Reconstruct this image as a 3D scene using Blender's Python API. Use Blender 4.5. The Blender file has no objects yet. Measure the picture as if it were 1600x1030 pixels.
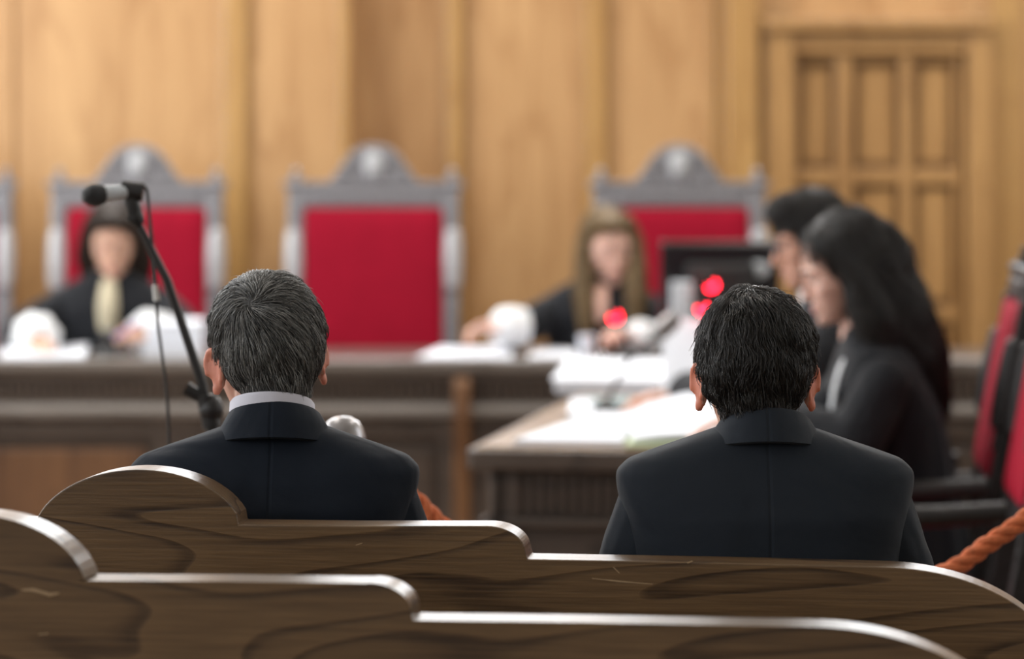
import bpy, bmesh, math, random
import numpy as np
from mathutils import noise, Vector, Matrix, Euler, Quaternion
from mathutils.bvhtree import BVHTree
random.seed(7); rng = np.random.default_rng(7)
PI = math.pi; R = math.radians
scene = bpy.context.scene
C = scene.collection
FPX, CAMH, HORIZON = 5000.0, 1.47, 240.0

def at(px, py, d):
    """A point seen at pixel (px, py) of the photograph, d metres from the camera."""
    return Vector(((px - 800) * d / FPX, d, CAMH - (py - HORIZON) * d / FPX))

# ------------------------------------------------------------------ materials
def newmat(name):
    m = bpy.data.materials.new(name); m.use_nodes = True
    nt = m.node_tree; b = nt.nodes['Principled BSDF']
    return m, nt, b

def srgb(r, g, b):
    f = lambda c: (c/255/12.92) if c/255 <= .04045 else ((c/255+.055)/1.055)**2.4
    return (f(r), f(g), f(b), 1)

def plain(name, col, rough=.5, spec=.5, metal=0, noise=0.0, nscale=40, bump=0.0, bscale=80, sheen=0, sss=0, coat=0, stretch=(1,1,1)):
    m, nt, b = newmat(name); N, L = nt.nodes, nt.links
    b.inputs['Base Color'].default_value = col
    b.inputs['Roughness'].default_value = rough
    b.inputs['Specular IOR Level'].default_value = spec
    b.inputs['Metallic'].default_value = metal
    b.inputs['Sheen Weight'].default_value = sheen
    b.inputs['Coat Weight'].default_value = coat
    b.inputs['Coat Roughness'].default_value = .2
    if sss:
        b.inputs['Subsurface Weight'].default_value = sss
        b.inputs['Subsurface Radius'].default_value = (.012, .004, .002)
        b.inputs['Subsurface Scale'].default_value = .6
    if noise or bump:
        tc = N.new('ShaderNodeTexCoord'); mp = N.new('ShaderNodeMapping'); mp.inputs['Scale'].default_value = stretch
        L.new(tc.outputs['Object'], mp.inputs[0])
    if noise:
        n = N.new('ShaderNodeTexNoise'); n.inputs['Scale'].default_value = nscale; n.inputs['Detail'].default_value = 5
        L.new(mp.outputs[0], n.inputs['Vector'])
        mx = N.new('ShaderNodeMix'); mx.data_type = 'RGBA'
        c = col
        mx.inputs[6].default_value = tuple(max(0, x*(1-noise)) for x in c[:3]) + (1,)
        mx.inputs[7].default_value = tuple(min(1, x*(1+noise)) for x in c[:3]) + (1,)
        L.new(n.outputs[0], mx.inputs[0]); L.new(mx.outputs[2], b.inputs['Base Color'])
    if bump:
        n2 = N.new('ShaderNodeTexNoise'); n2.inputs['Scale'].default_value = bscale; n2.inputs['Detail'].default_value = 4
        L.new(mp.outputs[0], n2.inputs['Vector'])
        bp = N.new('ShaderNodeBump'); bp.inputs['Strength'].default_value = bump; bp.inputs['Distance'].default_value = .01
        L.new(n2.outputs[0], bp.inputs['Height']); L.new(bp.outputs[0], b.inputs['Normal'])
    return m

def wood(name, light, dark, axis=0, rough=.4, scale=1.0, ring=6.0, coat=0.0, spec=.5, blotch=.25, fine=.35, cath=.55, bump=.15):
    """Sawn timber: cathedral grain from stretched distorted rings, fine pores and slow blotches. axis = grain direction."""
    m, nt, b = newmat(name); N, L = nt.nodes, nt.links
    tc = N.new('ShaderNodeTexCoord')
    def mapped(s):
        mp = N.new('ShaderNodeMapping'); mp.inputs['Scale'].default_value = s; L.new(tc.outputs['Object'], mp.inputs[0]); return mp.outputs[0]
    def st(a, k):
        v = [k, k, k]; v[axis] = a; return v
    # slow warped field whose iso-lines make cathedral arches
    n1 = N.new('ShaderNodeTexNoise'); n1.inputs['Scale'].default_value = scale; n1.inputs['Detail'].default_value = 2.2; n1.inputs['Roughness'].default_value = .42; n1.inputs['Distortion'].default_value = .35
    L.new(mapped(st(1.1, 6.0)), n1.inputs['Vector'])
    mu = N.new('ShaderNodeMath'); mu.operation = 'MULTIPLY'; mu.inputs[1].default_value = ring; L.new(n1.outputs[0], mu.inputs[0])
    fr = N.new('ShaderNodeMath'); fr.operation = 'FRACT'; L.new(mu.outputs[0], fr.inputs[0])
    rp = N.new('ShaderNodeValToRGB'); e = rp.color_ramp.elements
    e[0].position = 0; e[0].color = (1,1,1,1); e[1].position = 1; e[1].color = (.75,.75,.75,1)
    q = e.new(.70); q.color = (.72,.72,.72,1); q = e.new(.90); q.color = (.12,.12,.12,1); q = e.new(.955); q.color = (.2,.2,.2,1)
    L.new(fr.outputs[0], rp.inputs[0])
    n2 = N.new('ShaderNodeTexNoise'); n2.inputs['Scale'].default_value = scale; n2.inputs['Detail'].default_value = 6; n2.inputs['Roughness'].default_value = .65
    L.new(mapped(st(5, 160)), n2.inputs['Vector'])
    n3 = N.new('ShaderNodeTexNoise'); n3.inputs['Scale'].default_value = scale; n3.inputs['Detail'].default_value = 3
    L.new(mapped(st(.8, 2.6)), n3.inputs['Vector'])
    def mix(fac_sock, k, lo, hi):
        r = N.new('ShaderNodeMapRange'); r.inputs['From Min'].default_value = lo; r.inputs['From Max'].default_value = hi
        r.inputs['To Min'].default_value = -k; r.inputs['To Max'].default_value = k; L.new(fac_sock, r.inputs[0]); return r.outputs[0]
    a1 = N.new('ShaderNodeMath'); a1.operation = 'ADD'; L.new(mix(rp.outputs[0], cath*.5, .2, 1), a1.inputs[0]); L.new(mix(n2.outputs[0], fine, .25, .75), a1.inputs[1])
    a2 = N.new('ShaderNodeMath'); a2.operation = 'ADD'; L.new(a1.outputs[0], a2.inputs[0]); L.new(mix(n3.outputs[0], blotch, .3, .7), a2.inputs[1])
    a3 = N.new('ShaderNodeMath'); a3.operation = 'ADD'; a3.use_clamp = True; a3.inputs[1].default_value = .5; L.new(a2.outputs[0], a3.inputs[0])
    mx = N.new('ShaderNodeMix'); mx.data_type = 'RGBA'; mx.inputs[6].default_value = dark; mx.inputs[7].default_value = light
    L.new(a3.outputs[0], mx.inputs[0]); L.new(mx.outputs[2], b.inputs['Base Color'])
    b.inputs['Roughness'].default_value = rough; b.inputs['Specular IOR Level'].default_value = spec
    b.inputs['Coat Weight'].default_value = coat; b.inputs['Coat Roughness'].default_value = .18
    bp = N.new('ShaderNodeBump'); bp.inputs['Strength'].default_value = bump; bp.inputs['Distance'].default_value = .003
    L.new(a1.outputs[0], bp.inputs['Height']); L.new(bp.outputs[0], b.inputs['Normal'])
    return m

def cloth(name, col, weave=900, rough=.85, sheen=.3, fold=.25, seam=False, foldscale=7):
    """Woven cloth with slow folds; seam = a stitched line down the middle of the back (local x = 0)."""
    m, nt, b = newmat(name); N, L = nt.nodes, nt.links
    tc = N.new('ShaderNodeTexCoord')
    b.inputs['Base Color'].default_value = col; b.inputs['Roughness'].default_value = rough
    b.inputs['Specular IOR Level'].default_value = .25
    b.inputs['Sheen Weight'].default_value = sheen; b.inputs['Sheen Roughness'].default_value = .5
    n = N.new('ShaderNodeTexNoise'); n.inputs['Scale'].default_value = foldscale; n.inputs['Detail'].default_value = 2.5; n.inputs['Distortion'].default_value = .6
    L.new(tc.outputs['Object'], n.inputs['Vector'])
    h = n.outputs[0]
    if seam:
        sp = N.new('ShaderNodeSeparateXYZ'); L.new(tc.outputs['Object'], sp.inputs[0])
        ab = N.new('ShaderNodeMath'); ab.operation = 'ABSOLUTE'; L.new(sp.outputs[0], ab.inputs[0])
        mr = N.new('ShaderNodeMapRange'); mr.inputs['From Min'].default_value = 0; mr.inputs['From Max'].default_value = .004
        mr.inputs['To Min'].default_value = -.10; mr.inputs['To Max'].default_value = 0; L.new(ab.outputs[0], mr.inputs[0])
        ad = N.new('ShaderNodeMath'); ad.operation = 'ADD'; L.new(h, ad.inputs[0]); L.new(mr.outputs[0], ad.inputs[1]); h = ad.outputs[0]
    bp = N.new('ShaderNodeBump'); bp.inputs['Strength'].default_value = fold; bp.inputs['Distance'].default_value = .03
    L.new(h, bp.inputs['Height'])
    w = N.new('ShaderNodeTexNoise'); w.inputs['Scale'].default_value = weave; w.inputs['Detail'].default_value = 2
    L.new(tc.outputs['Object'], w.inputs['Vector'])
    b2 = N.new('ShaderNodeBump'); b2.inputs['Strength'].default_value = .2; b2.inputs['Distance'].default_value = .0015
    L.new(w.outputs[0], b2.inputs['Height']); L.new(bp.outputs[0], b2.inputs['Normal']); L.new(b2.outputs[0], b.inputs['Normal'])
    return m

def hairmat(name, c1, c2, rough=.35, spec=.5):
    """Strands: each takes its own shade between c1 and c2."""
    m, nt, b = newmat(name); N, L = nt.nodes, nt.links
    hi = N.new('ShaderNodeHairInfo'); mx = N.new('ShaderNodeMix'); mx.data_type = 'RGBA'
    rp = N.new('ShaderNodeMath'); rp.operation = 'POWER'; rp.inputs[1].default_value = 1.6
    L.new(hi.outputs['Random'], rp.inputs[0])
    mx.inputs[6].default_value = c1; mx.inputs[7].default_value = c2
    L.new(rp.outputs[0], mx.inputs[0]); L.new(mx.outputs[2], b.inputs['Base Color'])
    b.inputs['Roughness'].default_value = rough; b.inputs['Specular IOR Level'].default_value = spec
    return m

def emit(name, col, s):
    m, nt, b = newmat(name)
    b.inputs['Base Color'].default_value = col
    b.inputs['Emission Color'].default_value = col; b.inputs['Emission Strength'].default_value = s
    return m

M = {}
M['pew'] = wood('pew wood', (.165,.097,.044,1), (.030,.0145,.006,1), axis=0, rough=.36, ring=15, coat=.12, cath=.62, fine=.42, blotch=.22)
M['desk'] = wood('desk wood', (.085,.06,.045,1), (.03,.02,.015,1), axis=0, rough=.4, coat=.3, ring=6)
M['deskedge'] = wood('desk edge wood with painted sheen', (.22,.195,.175,1), (.12,.102,.088,1), axis=0, rough=.3, coat=.5, ring=6)  # paler grey paints the light reflected along the desk edges
M['doorshade'] = wood('door groove shade wood', (.20,.10,.032,1), (.09,.042,.014,1), axis=2, rough=.45, ring=5, coat=.1)  # darker door wood: the shade of the panel grooves put into colour
M['dado'] = wood('dark dado wood', (.075,.05,.036,1), (.03,.02,.014,1), axis=2, rough=.45, ring=5)
M['ebony'] = plain('black carved chair wood', (.011,.009,.009,1), .5, spec=.35, noise=.3, nscale=60, bump=.4, bscale=70)
M['deskpanel'] = wood('desk panel wood', (.20,.095,.04,1), (.07,.03,.014,1), axis=2, rough=.4, ring=7, coat=.2)
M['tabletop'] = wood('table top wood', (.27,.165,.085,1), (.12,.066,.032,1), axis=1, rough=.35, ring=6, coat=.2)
M['wall'] = wood('wall panel wood', (.62,.375,.175,1), (.38,.195,.075,1), axis=2, rough=.38, scale=1.0, ring=5, coat=.25, cath=.35, fine=.2, blotch=.35)
M['trimwood'] = wood('wall trim wood', (.56,.335,.12,1), (.33,.165,.05,1), axis=2, rough=.35, ring=3, coat=.3, cath=.2, blotch=.2)
M['doorwood'] = wood('door wood', (.50,.285,.105,1), (.27,.135,.045,1), axis=2, rough=.4, ring=5, coat=.2, cath=.35, blotch=.3)
M['floor'] = wood('floor boards', (.20,.12,.07,1), (.09,.05,.028,1), axis=1, rough=.4, ring=7)
M['plaster'] = plain('plaster', (.72,.69,.63,1), .9, noise=.06, nscale=4)
M['frame'] = plain('carved chair wood', (.185,.180,.195,1), .28, spec=.6, noise=.35, nscale=60, bump=.5, bscale=70, coat=.5)  # dark wood; the windows' grey reflection is put into the base colour
M['polished'] = plain('polished chair wood with painted highlight', (.40,.40,.42,1), .22, spec=.7, noise=.2, nscale=20, coat=.8)  # pale base colour paints the window highlights on the posts
M['medal'] = plain('pale carved medallion', (.42,.43,.45,1), .35, noise=.4, nscale=55, bump=.5, bscale=60)
M['red'] = plain('red velvet', (.30,.005,.022,1), .8, spec=.12, noise=.12, nscale=14, bump=.12, bscale=300)
M['robe'] = cloth('black robe', (.008,.009,.012,1), fold=.55, foldscale=9, sheen=.05)
M['navy'] = cloth('navy suit wool', (.0050,.0092,.0175,1), fold=.55, foldscale=7, seam=True, sheen=.03)
M['charcoal'] = cloth('charcoal suit wool', (.0118,.0165,.0245,1), fold=.45, foldscale=6, seam=True, sheen=.05)
M['shirt'] = cloth('pale lilac shirt', (.60,.60,.68,1), fold=.05, sheen=.1)
M['white'] = cloth('white shirt', (.75,.77,.8,1), fold=.05, sheen=.1)
M['cream'] = cloth('cream blouse', (.52,.46,.33,1), fold=.3, foldscale=25, sheen=.1)
M['lace'] = plain('white lace', (.78,.80,.86,1), .8, noise=.25, nscale=90, bump=.6, bscale=120)
M['tie'] = cloth('tie', (.02,.02,.05,1), fold=.1)
M['shoe'] = plain('black shoe leather', (.01,.01,.011,1), .3, bump=.1, bscale=200)
def skin(name, c, red=1): return plain(name, c, .48, spec=.35, noise=.10, nscale=45, bump=.06, bscale=260, sss=.18)
M['skin_old'] = skin('older skin', (.60,.33,.245,1)); M['ear_old'] = skin('older ear skin', (.58,.22,.15,1))
M['skin_tan'] = skin('tan skin', (.58,.31,.22,1)); M['ear_tan'] = skin('tan ear skin', (.60,.19,.11,1))
M['skin_fair'] = skin('fair skin', (.68,.42,.34,1)); M['skin_warm'] = skin('warm skin', (.62,.37,.27,1))
M['lip'] = plain('lips', (.42,.12,.11,1), .4, noise=.1, nscale=80)
M['eyeball'] = plain('eyeball', (.6,.58,.56,1), .15, noise=.04, nscale=30); M['iris'] = plain('iris', (.03,.017,.01,1), .12, noise=.2, nscale=300)
M['brow'] = plain('brow hair', (.015,.010,.008,1), .6, noise=.3, nscale=200)
M['grey_cap'] = plain('grey hair mass', (.045,.044,.043,1), .55, spec=.3, noise=.45, nscale=20, bump=.5, bscale=60, stretch=(6,6,1))
M['grey_hair'] = hairmat('grey hair', (.014,.014,.014,1), (.33,.33,.32,1), .4)
M['dark_cap'] = plain('dark hair mass', (.010,.009,.009,1), .5, spec=.3, noise=.3, nscale=20, bump=.5, bscale=60, stretch=(6,6,1))
M['dark_hair'] = hairmat('dark hair', (.006,.005,.005,1), (.032,.027,.024,1), .32)
M['brown_cap'] = plain('brown hair mass', (.030,.018,.011,1), .5, noise=.3, nscale=20, bump=.5, bscale=60, stretch=(6,6,1))
M['brown_hair'] = hairmat('brown hair', (.015,.009,.006,1), (.055,.032,.019,1), .4)
M['blond_cap'] = plain('blonde hair mass', (.18,.115,.05,1), .5, noise=.3, nscale=20, bump=.5, bscale=60, stretch=(6,6,1))
M['blond_hair'] = hairmat('blonde hair', (.10,.06,.026,1), (.36,.25,.12,1), .4)
M['black'] = plain('matt black', (.010,.010,.011,1), .45, bump=.05, bscale=300)
M['blackgloss'] = plain('gloss black', (.008,.008,.010,1), .18, noise=.1, nscale=8)
M['grille'] = plain('mic grille', (.012,.012,.013,1), .55, bump=.9, bscale=700)
M['chrome'] = plain('chrome', (.62,.62,.64,1), .18, metal=1, noise=.05, nscale=10)
M['silver'] = plain('silver grey', (.30,.29,.30,1), .28, metal=.85, noise=.1, nscale=40)
M['paper'] = plain('paper', (.74,.77,.84,1), .8, noise=.03, nscale=12, bump=.05, bscale=30)
M['print'] = plain('print', (.33,.35,.42,1), .8, noise=.1, nscale=30)
M['teal'] = plain('teal folder', (.20,.30,.31,1), .6, noise=.15, nscale=25)
M['green'] = plain('pale green folder', (.42,.50,.30,1), .6, noise=.1, nscale=20)
M['palegrey'] = plain('pale grey plastic', (.52,.56,.60,1), .45, noise=.05, nscale=20)
M['rope'] = plain('orange rope', (.60,.155,.055,1), .85, noise=.4, nscale=70, bump=.4, bscale=160)
M['led'] = emit('red led', (1,.010,.030,1), 30)
M['tape'] = plain('tape', (.6,.6,.58,1), .6, noise=.1, nscale=60)
M['violet'] = plain('violet pen', (.22,.16,.5,1), .4, noise=.1, nscale=30)
M['scratch'] = plain('bare scratched wood', (.36,.25,.14,1), .7, noise=.3, nscale=120)
M['glass'] = plain('window glass', (.8,.85,.9,1), .05, noise=.02, nscale=3)
M['lens'] = plain('spectacle frame', (.01,.01,.02,1), .2, noise=.1, nscale=40)

# ------------------------------------------------------------------ mesh tools
class MB:
    def __init__(s): s.v = []; s.f = []; s.mi = []; s.cur = 0
    def _add(s, vs, fs):
        o = len(s.v); s.v += [tuple(p) for p in vs]; s.f += [tuple(i+o for i in f) for f in fs]; s.mi += [s.cur]*len(fs)
    def box(s, c, size, rot=None):
        a, b, d = [x/2 for x in size]; m = rot or Matrix.Identity(3); c = Vector(c)
        vs = [c + m @ Vector((x,y,z)) for x in (-a,a) for y in (-b,b) for z in (-d,d)]
        s._add(vs, [(0,1,3,2),(4,6,7,5),(0,4,5,1),(2,3,7,6),(0,2,6,4),(1,5,7,3)]); return s
    def ell(s, c, r, rot=None, nu=20, nv=12):
        c = Vector(c); m = rot or Matrix.Identity(3); r = (r,r,r) if isinstance(r,(int,float)) else r
        vs = [c + m @ Vector((0,0,r[2]))]
        for j in range(1, nv):
            t = PI*j/nv
            for i in range(nu):
                p = 2*PI*i/nu; vs.append(c + m @ Vector((r[0]*math.sin(t)*math.cos(p), r[1]*math.sin(t)*math.sin(p), r[2]*math.cos(t))))
        vs.append(c + m @ Vector((0,0,-r[2])))
        fs = [(0,1+i,1+(i+1)%nu) for i in range(nu)]
        for j in range(nv-2):
            for i in range(nu):
                a = 1+j*nu+i; b = 1+j*nu+(i+1)%nu; fs.append((a,a+nu,b+nu,b))
        L = len(vs)-1; k = 1+(nv-2)*nu
        fs += [(L,k+(i+1)%nu,k+i) for i in range(nu)]
        s._add(vs, fs); return s
    def loft(s, rings, cap=True, closed=False):
        n = len(rings[0]); vs = [p for r in rings for p in r]; fs = []
        m = len(rings)
        for j in range(m if closed else m-1):
            for i in range(n):
                a = j*n+i; b = j*n+(i+1)%n; j2 = (j+1)%m
                fs.append((a, b, j2*n+(i+1)%n, j2*n+i))
        if cap and not closed: fs += [tuple(range(n-1,-1,-1)), tuple((m-1)*n+i for i in range(n))]
        s._add(vs, fs); return s
    def tube(s, pts, r, n=10, cap=True, flat=None):
        """Round bar along pts; r one radius or one per point; flat=(axis vector, factor) squashes it."""
        pts = [Vector(p) for p in pts]; rr = [r]*len(pts) if isinstance(r,(int,float)) else list(r)
        rings = []; t0 = (pts[1]-pts[0]).normalized()
        u = t0.orthogonal().normalized()
        for i, p in enumerate(pts):
            t = ((pts[min(i+1,len(pts)-1)]-pts[max(i-1,0)]) or t0).normalized()
            u = (u - t*u.dot(t)); u = u.normalized() if u.length > 1e-6 else t.orthogonal().normalized(); w = t.cross(u)
            ring = []
            for k in range(n):
                a = 2*PI*k/n; off = (u*math.cos(a)+w*math.sin(a))*rr[i]
                if flat: off = off - Vector(flat[0])*off.dot(Vector(flat[0]))*(1-flat[1])
                ring.append(p+off)
            rings.append(ring)
        return s.loft(rings, cap)
    def chain(s, pts, r):
        """Overlapping balls and cones: feed for a voxel union."""
        pts = [Vector(p) for p in pts]; rr = [r]*len(pts) if isinstance(r,(int,float)) else list(r)
        for p, q in zip(pts, rr): s.ell(p, q, nu=14, nv=9)
        for i in range(len(pts)-1):
            if (pts[i+1]-pts[i]).length > 1e-4: s.tube([pts[i], pts[i+1]], [rr[i], rr[i+1]], n=14)
        return s
    def prism(s, prof, y0, y1, axes=(0,2,1)):
        """Extrude a polygon given in (axes[0], axes[1]) along axes[2]."""
        def P(a, b, c):
            v = [0,0,0]; v[axes[0]] = a; v[axes[1]] = b; v[axes[2]] = c; return v
        n = len(prof); vs = [P(a,b,y0) for a,b in prof] + [P(a,b,y1) for a,b in prof]
        fs = [tuple(range(n)), tuple(range(2*n-1,n-1,-1))] + [(i, i+n, (i+1)%n+n, (i+1)%n) for i in range(n)]
        s._add(vs, fs); return s
    def lathe(s, prof, c=(0,0,0), rot=None, n=24):
        c = Vector(c); m = rot or Matrix.Identity(3)
        rings = [[c + m @ Vector((r*math.cos(2*PI*k/n), r*math.sin(2*PI*k/n), z)) for k in range(n)] for r, z in prof]
        return s.loft(rings)
    def mesh(s, name, smooth=True, mats=()):
        me = bpy.data.meshes.new(name); me.from_pydata(s.v, [], s.f); me.update()
        bm = bmesh.new(); bm.from_mesh(me); bmesh.ops.recalc_face_normals(bm, faces=bm.faces); bm.to_mesh(me); bm.free()
        for m in mats: me.materials.append(m)
        me.polygons.foreach_set('use_smooth', [smooth]*len(me.polygons))
        if len(mats) > 1: me.polygons.foreach_set('material_index', s.mi)
        return me

def link(name, me, parent=None, loc=None):
    o = bpy.data.objects.new(name, me); C.objects.link(o)
    if parent: o.parent = parent
    if loc is not None: o.location = loc
    return o

def part(name, mb, mat, parent=None, smooth=False, bevel=0, loc=None, label=None, segs=2, angle=40):
    mats = mat if isinstance(mat, (list, tuple)) else [mat]
    o = link(name, mb.mesh(name, smooth, mats), parent, loc)
    if bevel:
        b = o.modifiers.new('bevel', 'BEVEL'); b.width = bevel; b.segments = segs; b.limit_method = 'ANGLE'; b.angle_limit = R(angle)
        b.harden_normals = False
    if smooth and bevel is not None:
        o.data.set_sharp_from_angle(angle=R(angle))
    if label: o['label'] = label
    return o

def tag(o, label=None, cat=None, group=None, kind=None):
    if label: o['label'] = label
    if cat: o['category'] = cat
    if group: o['group'] = group
    if kind: o['kind'] = kind
    return o

def empty(name, loc, rz=0, label=None, cat=None, group=None):
    o = bpy.data.objects.new(name, None); C.objects.link(o); o.location = loc; o.rotation_euler = (0,0,rz); o.empty_display_size = .1
    return tag(o, label, cat, group)

def dup(root, loc, rz, label=None, group=None):
    r = root.copy(); C.objects.link(r); r.location = loc; r.rotation_euler = (0,0,rz)
    if label: r['label'] = label
    if group: r['group'] = group
    for ch in list(root.children):
        c = ch.copy(); C.objects.link(c); c.parent = r
        for g in ch.children:
            d = g.copy(); C.objects.link(d); d.parent = c
    return r

def union(mb, voxel, smooth=4, mats=(), fac=.5):
    """Fuse overlapping solids into one continuous skin."""
    me = mb.mesh('tmp', True)
    o = bpy.data.objects.new('tmp', me); C.objects.link(o)
    md = o.modifiers.new('r', 'REMESH'); md.mode = 'VOXEL'; md.voxel_size = voxel; md.use_smooth_shade = True
    if smooth:
        sm = o.modifiers.new('s', 'SMOOTH'); sm.factor = fac; sm.iterations = smooth
    dg = bpy.context.evaluated_depsgraph_get()
    out = bpy.data.meshes.new_from_object(o.evaluated_get(dg))
    bpy.data.objects.remove(o); bpy.data.meshes.remove(me)
    out.materials.clear()
    for m in mats: out.materials.append(m)
    out.polygons.foreach_set('use_smooth', [True]*len(out.polygons))
    return out

def verts(me):
    a = np.empty(len(me.vertices)*3, dtype=np.float32); me.vertices.foreach_get('co', a); return a.reshape(-1,3)
def setverts(me, a): me.vertices.foreach_set('co', a.astype(np.float32).ravel()); me.update()
def centers(me):
    a = np.empty(len(me.polygons)*3, dtype=np.float32); me.polygons.foreach_get('center', a); return a.reshape(-1,3)

def ring(z, cx, cy, hw, hd, n=2.4, k=40, tilt=0):
    out = []
    for i in range(k):
        a = 2*PI*i/k; c, s = math.cos(a), math.sin(a)
        x = hw*math.copysign(abs(c)**(2/n), c); y = hd*math.copysign(abs(s)**(2/n), s)
        out.append(Vector((cx+x, cy+y, z + tilt*y)))
    return out

def bvh(me):
    return BVHTree.FromPolygons([tuple(v.co) for v in me.vertices], [tuple(p.vertices) for p in me.polygons])

def strands(name, surf, skinmesh, n, mat, parent, flow, steps=7, step=.006, lift=.004, rad=.00035, accept=None, jit=.25, wild=0.0, wave=0.0, wfreq=45):
    """Grow hair over a hair mass: each strand follows flow(p, normal) along the surface."""
    surf.calc_loop_triangles()
    V = verts(surf); T = np.array([t.vertices[:] for t in surf.loop_triangles])
    A, B, D = V[T[:,0]], V[T[:,1]], V[T[:,2]]
    nr = np.cross(B-A, D-A); ar = np.linalg.norm(nr, axis=1); nr = nr/np.maximum(ar[:,None],1e-12)
    tree = bvh(surf); skin = bvh(skinmesh) if skinmesh else None
    pos = []; radii = []; cnt = 0; tries = 0
    while cnt < n and tries < 8:
        tries += 1
        idx = rng.choice(len(T), size=n, p=ar/ar.sum())
        u = rng.random((n,2)); fl = u.sum(1) > 1; u[fl] = 1-u[fl]
        P = A[idx] + (B[idx]-A[idx])*u[:,:1] + (D[idx]-A[idx])*u[:,1:]
        for p0, n0 in zip(P, nr[idx]):
            p = Vector(p0); nn = Vector(n0)
            if accept and not accept(p): continue
            if skin:
                loc, sn, _, dist = skin.find_nearest(p)
                if (p-loc).dot(sn) < .0008: continue
            j = Vector(rng.normal(0, jit, 3)); pts = [p - nn*.0015]; L = rng.uniform(.6, 1.2); out = rng.uniform(.2, 1)*lift
            w = rng.random() < wild
            q = p.copy()
            for k in range(steps-1):
                d = flow(q, nn) + j
                if wave: d = d + noise.noise_vector(q*wfreq)*wave
                d = d - nn*d.dot(nn)
                if d.length < 1e-5: d = nn.orthogonal()
                q = q + d.normalized()*step*L
                loc, nn2, _, _ = tree.find_nearest(q)
                nn = nn2
                f = (k+1)/(steps-1)
                h = (out*(1+(noise.noise(p*wfreq*1.3)*1.2 if wave else 0)))*math.sin(PI*min(1, f*.9+.1)) if not w else out*2.2*f
                q = loc.copy(); pts.append(loc + nn*h)
            pos += pts; radii += [rad*(1-.75*(k/(steps-1))**2) for k in range(steps)]
            cnt += 1
            if cnt >= n: break
    hc = bpy.data.hair_curves.new(name); hc.add_curves([steps]*cnt)
    hc.attributes['position'].data.foreach_set('vector', np.array([tuple(p) for p in pos], dtype=np.float32).ravel())
    ra = hc.attributes.get('radius') or hc.attributes.new('radius', 'FLOAT', 'POINT')
    ra.data.foreach_set('value', np.array(radii, dtype=np.float32))
    hc.materials.append(mat)
    o = link(name, hc, parent); o['kind'] = 'stuff'
    return o

def spline(c, n=16):
    out = []
    for i in range(len(c)-1):
        p0, p1, p2, p3 = c[max(i-1,0)], c[i], c[i+1], c[min(i+2,len(c)-1)]
        for k in range(n):
            t = k/n; out.append(.5*((2*p1)+(p2-p0)*t+(2*p0-5*p1+4*p2-p3)*t*t+(3*p1-p0-3*p2+p3)*t**3))
    return out+[c[-1]]
def spl(c): return spline(c, 8)

# ------------------------------------------------------------------ people
def head_mb(mb, T, female=False, jaw=1.0):
    """Solids of a head in the frame T (x right, y face, z up, origin between the ears)."""
    Rm = T.to_3x3()
    def P(*a): return T @ Vector(a)
    mb.ell(P(0,-.012,.034), (.0745,.094,.086), Rm, 28, 18)
    rr = [(.055,.060,.066),(.030,.066,.081),(.0,.066,.080),(-.030,.064,.080),(-.060,.053*jaw,.080),(-.085,.041*jaw,.079),(-.104,.027*jaw,.074),(-.113,.016,.066)]
    rings = []
    for z, hw, fr in rr[::-1]:
        back = -.03 if z > -.07 else -.03+(-.07-z)*1.4
        rings.append([T @ p for p in ring(z, 0, (fr+back)/2, hw, (fr-back)/2, 2.3, 28)])
    mb.loft(rings)
    nk = .82 if female else 1.0
    mb.chain([P(0,.081,.010), P(0,.081+.0125*nk,-.018), P(0,.081+.021*nk,-.035)], [.0080,.0085*nk,.0108*nk])
    for s in (-1, 1):
        mb.ell(P(s*.0112*nk,.092,-.040), .0082*nk)
        mb.chain([P(s*.046,.066,.021), P(s*.030,.076,.023), P(s*.012,.080,.018)], [.008,.009,.008])
        mb.ell(P(s*.038,.056 if female else .059,-.026), (.020,.018,.020) if female else (.021,.020,.020), Rm)
        # ear: bowl, helix rim, lobe
        er = Rm @ Euler((0,0,s*R(-29))).to_matrix() @ Euler((R(-8),0,0)).to_matrix()
        c = P(s*.0785,-.013,-.010)
        mb.ell(c, (.0065,.0175,.031), er, 16, 12)
        hx = [c + er @ Vector((s*.006, .0172*math.cos(a), .004+.029*math.sin(a))) for a in [R(x) for x in range(-10, 236, 27)]]
        mb.chain(hx, .0048)
        mb.ell(c + er @ Vector((s*.002,.007,-.026)), (.0055,.009,.011), er)
    mb.chain([P(-.021,.0775,-.066), P(-.007,.0855,-.0635), P(.007,.0855,-.0635), P(.021,.0775,-.066)], [.004,.0058,.0058,.004])
    mb.chain([P(-.019,.077,-.073), P(0,.0845,-.0745), P(.019,.077,-.073)], [.004,.0068,.004])
    mb.ell(P(0,.070,-.098), (.018,.017,.015), Rm)

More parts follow.
